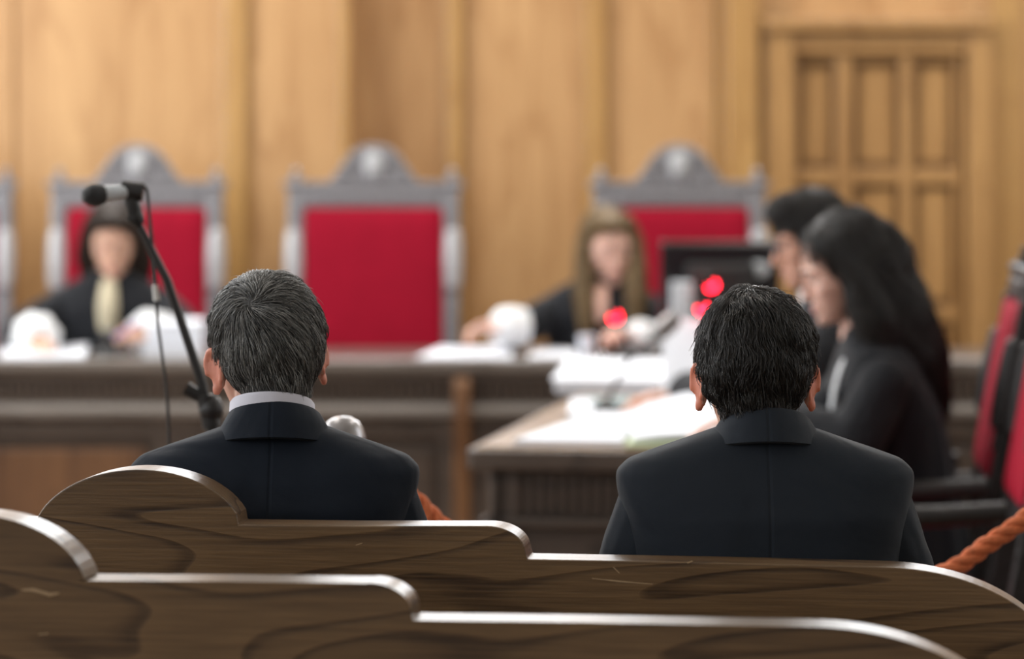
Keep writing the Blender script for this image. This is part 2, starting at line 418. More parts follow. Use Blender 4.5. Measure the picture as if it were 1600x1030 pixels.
def hand_mb(mb, w, d, nrm, side, curl=.5, spread=.16, scale=1.0, curls=None):
    """A hand: wrist w, pointing along d, palm facing nrm; side +1 when the thumb lies on d x nrm."""
    w = Vector(w); d = Vector(d).normalized(); nrm = Vector(nrm); nrm = (nrm - d*nrm.dot(d)).normalized()
    t = d.cross(nrm)*side       # towards the thumb
    k = scale
    mb.chain([w - d*.03*k, w + d*.012*k], [.024*k, .023*k])
    for i, (off, ml, lens, r) in enumerate([(.027,.088,(.040,.025,.020),.0088),(.009,.092,(.045,.028,.021),.0090),(-.010,.088,(.041,.026,.020),.0086),(-.028,.080,(.032,.020,.018),.0077)]):
        b0 = w + t*off*.55*k + d*.008*k
        kn = w + t*off*k + d*ml*k - nrm*.004*k
        mb.chain([b0, (b0+kn)/2 + nrm*.002*k, kn], [.0145*k,.0135*k,.0115*k])
        cu = curls[i] if curls else curl*(1+.12*i)
        dirv = (d + t*(off/.03)*spread).normalized(); ax = dirv.cross(nrm)
        q = kn; pts = [kn]; a = 0
        for j, ln in enumerate(lens):
            a += cu*(.75,.95,.7)[j]
            dv = dirv*math.cos(a) + nrm*math.sin(a)
            q = q + dv*ln*k; pts.append(q)
        mb.chain(pts, [r*1.06*k, r*k, r*.93*k, r*.78*k])
    th = [w + t*.018*k + d*.012*k + nrm*.004*k, w + t*.040*k + d*.040*k + nrm*.014*k, w + t*.050*k + d*.068*k + nrm*.022*k, w + t*.048*k + d*.090*k + nrm*.030*k]
    mb.chain(th, [.0155*k,.0125*k,.0098*k,.0082*k])
    mb.ell(w + t*.022*k + d*.035*k + nrm*.012*k, .016*k)

def person(label, loc, yaw, hc, hrot, neck, arms, rings, skinm, earm, jaw=1.0, female=False, legs=True, thigh=None, voxel=.004, brow='brow'):
    """Root + continuous body. hc head centre, hrot head rotation (pitch, roll, yaw), arms = [(shoulder, elbow, wrist, dir, normal, side, curl)]"""
    root = empty('person', loc, yaw, label, 'person')
    T = Matrix.Translation(Vector(hc)) @ Euler(hrot).to_matrix().to_4x4()
    mb = MB(); head_mb(mb, T, female, jaw)
    nb = Vector(neck)
    mb.chain([T @ Vector((0,-.022,-.045)), (T @ Vector((0,-.03,-.08)) + nb)/2, nb], [.050 if female else .057, .050 if female else .057, .055 if female else .058])
    mb.loft([ring(z, cx, cy, hw*.86, hd*.84, 2.4, 32) for z, cx, cy, hw, hd in rings])
    for sh, el, wr, d, nr, side, cu in arms:
        mb.chain([sh, el, wr], [.047,.038,.025])
        hand_mb(mb, Vector(wr) + Vector(d).normalized()*.02, d, nr, side, cu, scale=.94 if female else 1.02)
    if legs:
        z0 = rings[0][0]
        for s in (-1, 1):
            kn = Vector((s*.12, .42, .47)); an = Vector((s*.11, .44, .09))
            mb.chain([(s*.09, 0, z0+.09), kn, an], [.078,.05,.037]); mb.chain([an, (s*.11,.55,.045)], [.036,.028])
    me = union(mb, voxel, 3, [skinm, M['lip'], earm, M['eyeball'], M['iris']])
    Ti = T.inverted(); v = verts(me)
    vi = v @ np.array(Ti.to_3x3()).T + np.array(Ti.translation)
    # eye sockets and mouth line
    push = np.zeros(len(v))
    for s in (-1, 1):
        dd = ((vi[:,0]-s*.031)/.017)**2 + ((vi[:,2]-.002)/.010)**2
        push += -.009*np.exp(-dd)*(vi[:,1] > .03)
    dd = (np.abs(vi[:,2]+.0695)/.0022)**2
    push += -.0025*np.exp(-dd)*(vi[:,1] > .06)*(np.abs(vi[:,0]) < .023)
    vi[:,1] += push
    T3 = np.array(T.to_3x3()); v2 = vi @ T3.T + np.array(T.translation); setverts(me, v2)
    ci = centers(me) @ np.array(Ti.to_3x3()).T + np.array(Ti.translation)
    mi = np.zeros(len(ci), dtype=np.int32)
    mi[(np.abs(ci[:,0]) > .0765) & (np.abs(ci[:,2]) < .05) & (ci[:,1] > -.06) & (ci[:,1] < .03)] = 2
    me.polygons.foreach_set('material_index', mi)
    # eyeballs fused into the same mesh data
    bm = bmesh.new(); bm.from_mesh(me)
    for s in (-1, 1):
        for r, y, idx in ((.0118,.0655,3),(.0068,.0722,4)):
            g = bmesh.ops.create_uvsphere(bm, u_segments=16, v_segments=10, radius=r, matrix=T @ Matrix.Translation((s*.031, y, .002)))
            for vv in g['verts']:
                for f in vv.link_faces: f.material_index = idx; f.smooth = True
        cen = T @ Vector((s*.031, .0655, .002))
        for keep in (lambda z: z > .0020, lambda z: z < -.0058):
            g = bmesh.ops.create_uvsphere(bm, u_segments=28, v_segments=24, radius=.0131, matrix=T @ Matrix.Translation((s*.031, .0655, .002)))
            fs = {f for vv in g['verts'] for f in vv.link_faces}
            for f in fs: f.material_index = 0; f.smooth = True
            bmesh.ops.delete(bm, geom=[f for f in fs if not keep((Ti @ f.calc_center_median()).z-.002)], context='FACES')
    lp = MB()
    lp.tube(spl([T @ Vector(p) for p in ((-.0225,.0765,-.0685),(-.013,.0835,-.0650),(-.005,.0868,-.0632),(0,.0862,-.0640),(.005,.0868,-.0632),(.013,.0835,-.0650),(.0225,.0765,-.0685))]), [.0015+.0030*math.sin(PI*min(1,max(0,i/48))) for i in range(49)], 8)
    lp.tube(spl([T @ Vector(p) for p in ((-.0215,.0765,-.0700),(-.010,.0845,-.0738),(0,.0862,-.0748),(.010,.0845,-.0738),(.0215,.0765,-.0700))]), [.0015+.0040*math.sin(PI*min(1,max(0,i/32))) for i in range(33)], 8)
    lm = lp.mesh('lips'); n0 = len(bm.faces); bm.from_mesh(lm); bm.faces.ensure_lookup_table()
    for f in bm.faces[n0:]: f.material_index = 1; f.smooth = True
    bpy.data.meshes.remove(lm)
    bm.to_mesh(me); bm.free()
    body = link('body', me, root)
    # eyebrows
    for s in (-1, 1):
        b = MB(); b.tube([T @ Vector((s*x,y,z)) for x,y,z in ((.013,.0885,.020),(.028,.0850,.0255),(.047,.0735,.021))], [.003,.0036,.0015], n=8)
        part('eyebrow', b, M[brow], root, smooth=True)
    return root, T, me

def band(mb, c, rad, z_in, z_out, thick, drop, a0=-150, a1=150, n=48, yscale=1.0, flare=.018, frontdrop=0.0):
    """A collar: strip round the neck, top z_in, turned down outside to z_out; drop = how much it sinks to the front."""
    rings_ = []
    for i in range(n+1):
        a = R(a0 + (a1-a0)*i/n); sx, sy = math.sin(a), -math.cos(a)
        k = (1-math.cos(a))/2
        dz = -drop*k - frontdrop*max(0, k-.5)**1.5
        def p(r, z): return Vector((c[0]+r*sx, c[1]+r*sy*yscale, z+dz))
        rings_.append([p(rad-thick, z_out-.005), p(rad-thick, z_in-.003), p(rad-thick*.3, z_in), p(rad+thick*.5, z_in-.004), p(rad+flare*.7, (z_in+z_out)/2), p(rad+flare+thick*.6, z_out), p(rad+flare-thick*.2, z_out-.003)])
    mb.loft(rings_); return mb

def suit(root, rings, arms, mat, collar, shirt, sleeves_r=(.064,.060,.047), shirtmat=None, seatz=.46):
    jt = MB(); jt.loft([ring(z, cx, cy, hw, hd, 2.55, 48) for z, cx, cy, hw, hd in rings])
    jm = union(jt, .006, 5, [mat]); j = link('jacket', jm, root)
    for sh, el, wr, d, nr, side, cu in arms:
        m_ = MB(); sh, el, wr = map(Vector, (sh, el, wr))
        mid = (sh+el)/2
        m_.chain([sh, sh.lerp(el,.35), sh.lerp(el,.75), el, el.lerp(wr,.5), wr], [sleeves_r[0], sleeves_r[0]*1.0, sleeves_r[1], sleeves_r[1]*.98, .053, sleeves_r[2]])
        me = union(m_, .006, 4, [mat])
        # drag folds round the elbow
        v = verts(me); ax = np.array((el-sh).normalized()); tpar = (v-np.array(sh)) @ ax; L = (el-sh).length
        ph = v[:,0]*9+v[:,1]*14
        amp = .0028*np.clip((tpar/L-.15)*1.6, 0, 1)
        nrm = np.empty(len(v)*3, dtype=np.float32); me.vertices.foreach_get('normal', nrm); nrm = nrm.reshape(-1,3)
        v = v + nrm*(amp*np.sin(tpar*95+ph*2))[:,None]; setverts(me, v)
        link('sleeve', me, j)
    b = MB(); band(b, **collar); part('collar', b, mat, j, smooth=True)
    b = MB(); band(b, **shirt); part('shirt_collar', b, shirtmat or M['white'], root, smooth=True)
    # trousers and shoes
    t = MB(); t.ell((0,.02,seatz+.06), (.18,.16,.095))
    for s in (-1, 1):
        t.chain([(s*.09,.02,seatz+.075), (s*.12,.42,.49), (s*.11,.45,.12)], [.088,.064,.055])
        sh = MB(); sh.ell((s*.11,.53,.035), (.045,.14,.034)); sh.ell((s*.11,.445,.06), (.042,.055,.055)); sh.box((s*.11,.52,.008), (.085,.26,.016))
        link('shoe', union(sh, .006, 2, [M['shoe']]), root)
    link('trousers', union(t, .008, 3, [mat]), root)
    return j

def robe(root, rings, arms, mat=None, r=(.066,.066,.068), skirt=True, cuffs=True, cuff_r=.055, cuff_t=.085):
    mat = mat or M['robe']
    m_ = MB(); rs = [ring(z, cx, cy, hw, hd, 2.4, 48) for z, cx, cy, hw, hd in rings]
    m_.loft(rs)
    if skirt:
        z0, cx, cy, hw, hd = rings[0]
        m_.loft([ring(.03, 0, .40, .24, .16, 2.6, 40), ring(.40, 0, .34, .21, .20, 2.6, 40), ring(.50, 0, .24, .205, .25, 2.6, 40), ring(.575, 0, .14, .19, .22, 2.4, 40)])
    me = union(m_, .008, 5, [mat])
    v = verts(me); nrm = np.empty(len(v)*3, dtype=np.float32); me.vertices.foreach_get('normal', nrm); nrm = nrm.reshape(-1,3)
    ang = np.arctan2(v[:,1], v[:,0])
    v = v + nrm*(.004*np.sin(ang*17+v[:,2]*6)*np.clip((1.0-v[:,2])*3,0,1))[:,None]; setverts(me, v)
    g = link('robe', me, root)
    for sh, el, wr, d, nr, side, cu in arms:
        s_ = MB(); sh, el, wr = map(Vector, (sh, el, wr))
        s_.chain([sh, sh.lerp(el,.5), el, el.lerp(wr,.6), wr], [r[0], r[0]*1.02, r[1], r[1]*1.02, r[2]])
        link('sleeve', union(s_, .007, 4, [mat]), g)
        if cuffs:
            dd = Vector(d).normalized(); u = dd.orthogonal().normalized(); w = dd.cross(u); n = 40
            rg = []
            for t_, k in ((-.125,1.22),(-.09,1.30),(-.055,1.30),(-.030,1.16),(-.012,.86),(-.006,.46),(-.016,.44),(-.034,.9),(-.06,1.2),(-.10,1.2)):
                rg.append([wr + dd*(t_+cuff_t) + (u*math.cos(2*PI*i/n)+w*math.sin(2*PI*i/n))*cuff_r*k*(1+.05*math.sin(i*PI/2.5)*(k>.8)) for i in range(n)])
            c_ = MB(); c_.loft(rg, cap=False, closed=True)
            part('lace_cuff', c_, M['lace'], root, smooth=True, label='white lace cuff')
    return g

def hair_mass(root, solids, T, voxel, cap, smooth=10):
    """solids: ('e', centre, radii) or ('c', points, radii) in head space; 'E' / 'C' the same hanging straight down from the head's place."""
    mb = MB(); Rm = T.to_3x3(); T0 = Matrix.Translation(T.translation)
    for s in solids:
        U = T0 if s[0].isupper() else T
        if s[0] in 'eE': mb.ell(U @ Vector(s[1]), s[2], U.to_3x3(), 28, 18)
        else: mb.chain([U @ Vector(p) for p in s[1]], s[2])
    me = union(mb, voxel, smooth, [cap])
    return link('hair', me, root), me

def whorl_flow(T, wh, swirl=.5, down=.35):
    W = T @ Vector(wh); dn = T.to_3x3() @ Vector((0,0,-1)); fw = T.to_3x3() @ Vector((0,1,0))
    def f(p, n):
        d = p - W; L = d.length; d = d.normalized()
        sw = n.cross(d)
        return d + sw*swirl*math.exp(-L/.04) + dn*down*min(1, L/.06)
    return f

# ------------------------------------------------------------------ the room
def on_z(px, py, z):
    """The point of the horizontal plane at height z seen at pixel (px, py)."""
    return at(px, py, (CAMH-z)*FPX/(py-HORIZON))

def struct(name, mb, mat, parent=None, bevel=0, smooth=False):
    o = part(name, mb, mat, parent, smooth=smooth, bevel=bevel)
    if parent is None: o['kind'] = 'structure'
    return o

XL, XR, YF, YB, ZC = -4.0, 4.0, -3.0, 12.5, 4.8
struct('floor', MB().box((0,(YF+YB)/2,-.05), (XR-XL+.4, YB-YF+.4, .1)), M['floor'])
struct('ceiling', MB().box((0,(YF+YB)/2,ZC+.05), (XR-XL+.4, YB-YF+.4, .1)), M['plaster'])
def side_wall(name, x0, x1, wins, z0=1.3, z1=3.9):
    w = MB(); xc, t = (x0+x1)/2, abs(x1-x0)
    w.box((xc,(YF+YB)/2,z0/2), (t, YB-YF, z0)); w.box((xc,(YF+YB)/2,(z1+ZC)/2), (t, YB-YF, ZC-z1))
    e = [YF] + [v for y in wins for v in (y-.75, y+.75)] + [YB]
    for a, b in zip(e[::2], e[1::2]): w.box((xc,(a+b)/2,(z0+z1)/2), (t, b-a, z1-z0))
    return struct(name, w, M['plaster'])
WL = (.6, 3.6, 6.6, 9.6); WR = (6.5,)
side_wall('wall_left', XL-.2, XL, WL); side_wall('wall_right', XR, XR+.2, WR)
struct('wall_front', MB().box((0,YF-.1,ZC/2), (XR-XL, .2, ZC)), M['plaster'])
wn = 0
def window(c, w, h, axis):
    global wn; wn += 1
    f = MB(); V = lambda a, b: (c[0], c[1]+a, c[2]+b) if axis == 'x' else (c[0]+a, c[1], c[2]+b)
    S = lambda a, b: (.08, a, b) if axis == 'x' else (a, .08, b)
    for k in (-1, 1):
        f.box(V(k*(w/2-.04),0), S(.08,h)); f.box(V(0,k*(h/2-.04)), S(w-.16,.08))
    f.box(V(0,0), [v*(.9 if v == .08 else 1) for v in S(.045,h-.16)]); f.box(V(0,h*.18), [v*(.8 if v == .08 else 1) for v in S(w-.16,.045)])
    o = struct('window_%d' % wn, f, M['trimwood'])
    g = part('pane', MB().box(c, (.01,w-.1,h-.1) if axis == 'x' else (w-.1,.01,h-.1)), M['glass'], o)
for y in WL: window((XL-.1, y, 2.6), 1.5, 2.6, 'x')
for y in WR: window((XR+.1, y, 2.6), 1.5, 2.6, 'x')

# panelled back wall: the left part stands forward, the right part is recessed
DL, DR = 12.2, 12.5
XS = at(545, 0, DL).x
wb = MB(); wb.box(((XL+XS)/2, (DL+13)/2, 1.2), (XS-XL, 13-DL, 2.4)); wb.box(((XS+XR)/2, (DR+13)/2, 1.2), (XR-XS, 13-DR, 2.4))
CW = (-2.6, -.3, 2.0)
wb.box((0, 12.75, 2.5), (XR-XL, .5, .2)); wb.box((0, 12.75, (4.1+ZC)/2), (XR-XL, .5, ZC-4.1))
e = [XL] + [v for x in CW for v in (x-.85, x+.85)] + [XR]
for a, b in zip(e[::2], e[1::2]): wb.box(((a+b)/2, 12.75, 3.35), (b-a, .5, 1.5))
struct('wall_back', wb, M['wall'])
for x in CW: window((x, 12.7, 3.35), 1.7, 1.5, 'y')  # unseen upper windows, added for the white reflection on the pew tops
tn = 0
def stile(p0, p1, d, t, z0=0, z1=2.4, mat=None, steps=1):
    """Upright board on the back wall between pixels p0 and p1, its face t in front of depth d."""
    global tn; tn += 1
    x0, x1 = at(p0, 0, d).x, at(p1, 0, d).x
    m = MB()
    for k in range(steps):
        q = (x1-x0)*.16*k
        m.box(((x0+x1)/2, d - t*(k+1)/steps/2, (z0+z1)/2), (x1-x0-2*q, t*(k+1)/steps, z1-z0))
    return struct('trim_%d' % tn, m, mat or M['trimwood'], bevel=.006)
stile(-300, 22, DL, .02, mat=M['wall']); stile(345, 392, DL, .045, steps=2); stile(-120, -60, DL, .045, steps=2)
stile(528, 545, DL, .012)
stile(694, 728, DR, .05, steps=2); stile(908, 952, DR, .05, steps=2); stile(1108, 1120, DR, .03)
stile(1122, 1190, DR, .14, steps=2); stile(1545, 1600, DR, .03); stile(1640, 1720, DR, .09, steps=2)
# the panelled door on the right
dr = MB(); S = DR/FPX
def rect(m, p0, p1, q0, q1, y0, y1):
    a = at(p0, q0, DR); b = at(p1, q1, DR); m.box(((a.x+b.x)/2, (y0+y1)/2, (a.z+b.z)/2), (abs(b.x-a.x), abs(y1-y0), abs(a.z-b.z)))
ZF = HORIZON + CAMH/S                # pixel row of the floor at the back wall
rect(dr, 1212, 1520, 62, ZF-6, DR-.012, DR-.002)
door = struct('door_1', dr, M['doorwood'])
fr = MB(); rect(fr, 1192, 1236, 30, ZF-2, DR-.10, DR); rect(fr, 1506, 1545, 30, ZF-2, DR-.10, DR); rect(fr, 1192, 1545, 30, 50, DR-.13, DR); rect(fr, 1192, 1545, 50, 84, DR-.085, DR)
part('door_frame', fr, M['doorwood'], door, bevel=.008)
sl = MB()
for a, b in ((1236,1244),(1304,1330),(1404,1424),(1490,1498)): rect(sl, a, b, 84, ZF-4, DR-.062, DR-.01)
for a, b in ((84,96),(264,288),(478,502),(690,720)): rect(sl, 1240, 1496, a, b, DR-.050, DR-.01)
part('door_rail', sl, M['doorwood'], door, bevel=.006)
for a, b in ((1244,1304),(1330,1404),(1424,1490)):
    for c, d in ((96,264),(288,478),(502,690)):
        m = MB(); rect(m, a+9, b-9, c+9, d-9, DR-.030, DR-.01); part('door_panel', m, M['doorwood'], door, bevel=.012, segs=1)
        m = MB(); rect(m, a, a+9, c, d, DR-.030, DR-.008); rect(m, b-7, b, c, d, DR-.030, DR-.008); rect(m, a+9, b-7, c, c+9, DR-.030, DR-.008); rect(m, a+9, b-7, d-9, d, DR-.030, DR-.008); part('door_groove_shade', m, M['doorshade'], door, bevel=.003)  # strips added round each panel to paint the shade in its grooves
m = MB(); p = at(1515, 560, DR); m.lathe([(.0,-.0),(.03,0),(.03,.008),(.012,.012),(.012,.05),(.03,.06),(.032,.075),(.02,.09),(0,.092)], (p.x, DR-.03, p.z), Euler((R(90),0,0)).to_matrix()); part('door_handle', m, M['chrome'], door, smooth=True)
struct('baseboard_back', MB().box((1.7, DR-.03, .09), (4.6, .05, .18)), M['doorwood'])
ws = MB(); ws.box((XR-.02, 6, .6), (.04, 12, 1.2)); ws.box((XR-.035, 6, 1.22), (.07, 12, .05))
struct('trim_side', ws, M['dado'])

# ------------------------------------------------------------------ throne chairs
def throne(label, W=.63, zr=1.354, zred=1.273, zlow=.60, crest=True, recline=4, FR='frame', PO='polished'):
    root = empty('throne_chair', (0,0,0), 0, label, 'chair', 'carved red-backed chairs')
    h = W/2; Y = .26
    def rec(m):
        rm = Euler((R(-recline),0,0)).to_matrix(); o = Vector((0,Y,.45))
        m.v = [tuple(o + rm @ (Vector(p)-o)) if p[2] > .45 else p for p in m.v]; return m
    b = MB()
    for s in (-1, 1):
        b.box((s*(h-.032), Y, (.45+zr)/2), (.060, .055, zr-.45))
        b.box((s*(h-.032), Y-.03, zr-.14), (.040, .012, .16)); b.box((s*(h-.032), Y-.03, .85), (.034,.012,.16))
    b.box((0, Y, (zred+zr)/2), (W-.02, .05, zr-zred)); b.box((0,Y-.028,(zred+zr)/2), (W-.16,.016,(zr-zred)*.5))
    b.box((0, Y, zr+.004), (W+.03, .07, .022)); b.box((0, Y, zlow-.03), (W-.04, .045, .07)); b.box((0,Y+.012,(zlow+zred)/2), (W-.1,.02,zred-zlow))
    part('back_frame', rec(b), M[FR], root, bevel=.008)
    for s in (-1, 1):
        c = MB(); c.lathe([(.012,-.115),(.030,-.10),(.034,-.06),(.036,0),(.034,.06),(.030,.10),(.012,.115)], (s*(h-.026), Y-.022, 1.085 if zr > 1.3 else .93)); part('post_ornament', rec(c), M[PO], root, smooth=True)
        f = MB(); f.lathe([(.0,-.0),(.026,0),(.026,.012),(.012,.02),(.018,.034),(.010,.05),(0,.055)], (s*(h-.03), Y, zr+.012)); part('finial', rec(f), M[FR], root, smooth=True)
    wi = W-.12
    rg = []
    for t, k in ((.018,1.0),(0,1.0),(-.012,1.0),(-.020,.97),(-.026,.85),(-.030,.5),(-.031,.1)):
        q = [(wi/2*k, (zred-zlow)/2*(1-(1-k)*.55)), ]; a, c_ = wi/2-(1-k)*.05*2, (zred-zlow)/2-(1-k)*.05*2
        rg.append([Vector((a*math.copysign(abs(math.cos(u))**.07, math.cos(u)), Y-.012+t, (zred+zlow)/2 + c_*math.copysign(abs(math.sin(u))**.07, math.sin(u)))) for u in [2*PI*i/48 for i in range(48)]])
    c = MB(); c.loft(rg); part('back_cushion', rec(c), M['red'], root, smooth=True)
    if crest:
        pr = [(-.160,0),(-.156,.020),(-.136,.028),(-.128,.052),(-.112,.068),(-.104,.088),(-.082,.108),(-.058,.128),(-.03,.137),(0,.140)]
        pr = pr + [(-x, z) for x, z in pr[-2::-1]]
        c = MB(); c.prism([(x, zr+.012+z) for x, z in pr], Y-.022, Y+.022); co = part('crest', rec(c), M[FR], root, bevel=.008)
        for s in (-1, 1):
            sc = MB()
            for (cx, cz, r0) in ((.110,.028,.022),(.076,.074,.022)):
                sc.tube([(s*(cx+r0*(1-t/14)*math.cos(t*.75)), Y-.028, zr+.016+cz+r0*(1-t/14)*math.sin(t*.75)) for t in range(13)], .006, 8)
            part('scroll', rec(sc), M[FR], co, smooth=True)
        md = MB(); md.ell((0, Y-.026, zr+.074), (.038,.020,.052), None, 24, 14); part('medallion', rec(md), M['medal'], co, smooth=True)
        rm_ = MB(); rm_.tube([(.044*math.cos(a), Y-.026, zr+.074+.058*math.sin(a)) for a in [2*PI*i/24 for i in range(25)]], .006, 8); part('medallion_rim', rec(rm_), M[FR], co, smooth=True)
    s_ = MB(); s_.box((0,0,.40), (W-.03,.54,.09)); part('seat_frame', s_, M[FR], root, bevel=.01)
    rg = [[Vector(((h-.03)*k*math.copysign(abs(math.cos(u))**.3, math.cos(u)), -.01+.25*k*math.copysign(abs(math.sin(u))**.3, math.sin(u)), z)) for u in [2*PI*i/40 for i in range(40)]] for z, k in ((.445,.98),(.465,1),(.485,.97),(.497,.82),(.50,.3))]
    s_ = MB(); s_.loft(rg); part('seat_cushion', s_, M['red'], root, smooth=True)
    for sx in (-1, 1):
        lg = MB(); lg.lathe([(.03,0),(.034,.02),(.02,.06),(.028,.14),(.034,.2),(.022,.26),(.034,.31),(.034,.36)], (sx*(h-.045), -.23, 0)); part('leg', lg, M[FR], root, smooth=True)
        lg = MB(); lg.box((sx*(h-.045), Y-.03, .2), (.05,.05,.4)); part('leg', lg, M[FR], root, bevel=.006)
        ar = MB(); ar.tube([(sx*(h-.03), Y-.02, .70),(sx*(h-.02), .1, .69),(sx*(h-.01),-.12,.685),(sx*(h-.01),-.22,.665),(sx*(h-.01),-.25,.64),(sx*(h-.01),-.225,.625)], [.022,.024,.027,.028,.024,.016], 12)
        ar.lathe([(.016,0),(.024,.03),(.016,.08),(.026,.14),(.016,.2),(.016,.23)], (sx*(h-.02), -.19, .44)); part('armrest', ar, M[FR], root, smooth=True)
    return root
def thr_at(px, d=11.6): return at(px, 0, d).x
t0 = throne('empty carved throne chair with its whole red back panel in view')
YC = 11.6-.26
t0.location = (thr_at(583), YC, 0)
dup(t0, (thr_at(212), YC, 0), 0, 'carved red-backed throne chair behind the dark-haired woman in a black robe')
dup(t0, (thr_at(1062), YC, 0), 0, 'carved red-backed throne chair behind the fair-haired woman and the black monitor')
dup(t0, (thr_at(-118), YC, 0), 0, 'carved throne chair cut off by the left edge, only its right post showing')
s0 = throne('narrow red-backed side chair behind the black-haired woman, seen edge-on', W=.56, zr=1.19, zred=1.12, zlow=.70, crest=False, recline=11, FR='ebony', PO='ebony')
s0.location = (.862, 7.80, 0); s0.rotation_euler = (0,0,R(-94.5))
dup(s0, (.838, 7.14, 0), R(-94), 'narrow red-backed side chair at the right edge, nearer the pews')

# ------------------------------------------------------------------ judges' bench
DJ = 10.3; SJ = DJ/FPX
def zj(py): return CAMH-(py-HORIZON)*SJ
def xj(px): return (px-800)*SJ
X0, X1 = -2.9, 1.75
jb = empty('judges_desk', ((X0+X1)/2, DJ+.36, 0), 0, 'long dark panelled wooden desk the two robed women sit at', 'desk')
o_ = Vector(((X0+X1)/2, DJ+.36, 0))
def jpart(name, m, mat, bevel=.006, smooth=False, label=None):
    m.v = [tuple(Vector(p)-o_) for p in m.v]; return part(name, m, mat, jb, bevel=bevel, smooth=smooth, label=label)
jpart('desk_top', MB().box(((X0+X1)/2, DJ+.37, .787), (X1-X0, .74, .026)), M['desk'])
XM = (X0+X1)/2
cr = MB()
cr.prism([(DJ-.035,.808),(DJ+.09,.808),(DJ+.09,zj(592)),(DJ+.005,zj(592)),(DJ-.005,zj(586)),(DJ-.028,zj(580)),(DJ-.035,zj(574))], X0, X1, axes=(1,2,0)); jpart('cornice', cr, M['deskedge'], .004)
fz = MB(); n = int((X1-X0)/.028); pr = []
for i in range(n):
    x = X0+i*.028; pr += [(x, DJ+.012), (x+.004, DJ+.003), (x+.02, DJ+.003), (x+.024, DJ+.012)]
pr += [(X1, DJ+.05), (X0, DJ+.05)]
fz.prism(pr, zj(632), zj(590), axes=(0,1,2)); jpart('fluted_frieze', fz, M['desk'], 0)
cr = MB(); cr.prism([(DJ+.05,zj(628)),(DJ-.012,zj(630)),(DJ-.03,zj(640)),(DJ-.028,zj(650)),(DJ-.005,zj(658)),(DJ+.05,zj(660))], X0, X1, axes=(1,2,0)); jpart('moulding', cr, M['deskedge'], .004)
jpart('carcase', MB().box((XM, DJ+.06, .36), (X1-X0, .06, .60)), M['desk'])
st = MB()
for a, b in ((-640,-560),(-90,-50),(240,310),(690,772),(1180,1240),(1560,1650)): st.box(((xj(a)+xj(b))/2, DJ+.017, .36), (xj(b)-xj(a), .034, .60))
st.box((XM, DJ+.019, (zj(660)+zj(688))/2), (X1-X0-.01, .030, zj(660)-zj(688))); st.box((XM, DJ+.019, .13), (X1-X0-.01,.030,.10)); jpart('rail', st, M['desk'], .006)
for a, b, mt in ((-560,-90,'deskpanel'),(-50,240,'deskpanel'),(310,690,'desk'),(772,1180,'desk'),(1240,1560,'desk')):
    m = MB(); m.box(((xj(a)+xj(b))/2, DJ+.026, (.18+zj(696))/2), (xj(b)-xj(a)-.05, .022, zj(696)-.20)); jpart('front_panel', m, M[mt], .012)
for px in (-75, 722, 1600):
    br = MB(); x = xj(px); br.prism([(DJ-.03,zj(588)),(DJ-.045,zj(600)),(DJ-.05,zj(650)),(DJ-.03,zj(700)),(DJ-.012,.30),(DJ-.012,.05),(DJ+.02,.05),(DJ+.02,zj(588))], x-.028, x+.028, axes=(1,2,0)); jpart('bracket', br, M['deskpanel'], .006, label='brown upright bracket')
for x in (X0+.02, X1-.02): jpart('side_panel', MB().box((x, DJ+.37, .387), (.04,.7,.774)), M['desk'])

# ------------------------------------------------------------------ lawyers' table
TA = R(9.6); TO = at(742, 706, 7.75); TO.z = 0
tb = empty('side_table', TO, -TA, 'dark fluted wooden table covered in white papers before the two lawyers', 'table')
TW, TL, TZ = .70, 2.0, .762
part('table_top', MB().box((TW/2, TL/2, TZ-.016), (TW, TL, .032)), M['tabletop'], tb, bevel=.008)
ed = MB(); ed.box((TW/2,-.006,TZ-.032), (TW+.02,.03,.05)); ed.box((-.006,TL/2,TZ-.032), (.03,TL,.05)); part('edge_moulding', ed, M['desk'], tb, bevel=.008)
ap = MB(); pr = []
for i in range(23):
    x = .03+i*.028; pr += [(x,.042),(x+.004,.032),(x+.02,.032),(x+.024,.042)]
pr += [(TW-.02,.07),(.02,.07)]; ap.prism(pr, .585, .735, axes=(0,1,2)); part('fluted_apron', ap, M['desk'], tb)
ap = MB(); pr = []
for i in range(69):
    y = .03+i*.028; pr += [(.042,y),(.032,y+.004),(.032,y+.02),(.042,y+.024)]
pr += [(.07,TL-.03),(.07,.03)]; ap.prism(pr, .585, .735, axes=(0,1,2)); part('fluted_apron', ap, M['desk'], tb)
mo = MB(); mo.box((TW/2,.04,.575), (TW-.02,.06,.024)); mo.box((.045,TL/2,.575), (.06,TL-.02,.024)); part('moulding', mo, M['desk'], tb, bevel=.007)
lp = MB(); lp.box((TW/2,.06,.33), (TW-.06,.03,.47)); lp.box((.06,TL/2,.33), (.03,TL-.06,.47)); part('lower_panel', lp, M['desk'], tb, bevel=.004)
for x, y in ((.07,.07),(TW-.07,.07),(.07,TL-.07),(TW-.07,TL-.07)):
    part('leg', MB().box((x,y,.37), (.08,.08,.74)), M['desk'], tb, bevel=.008)

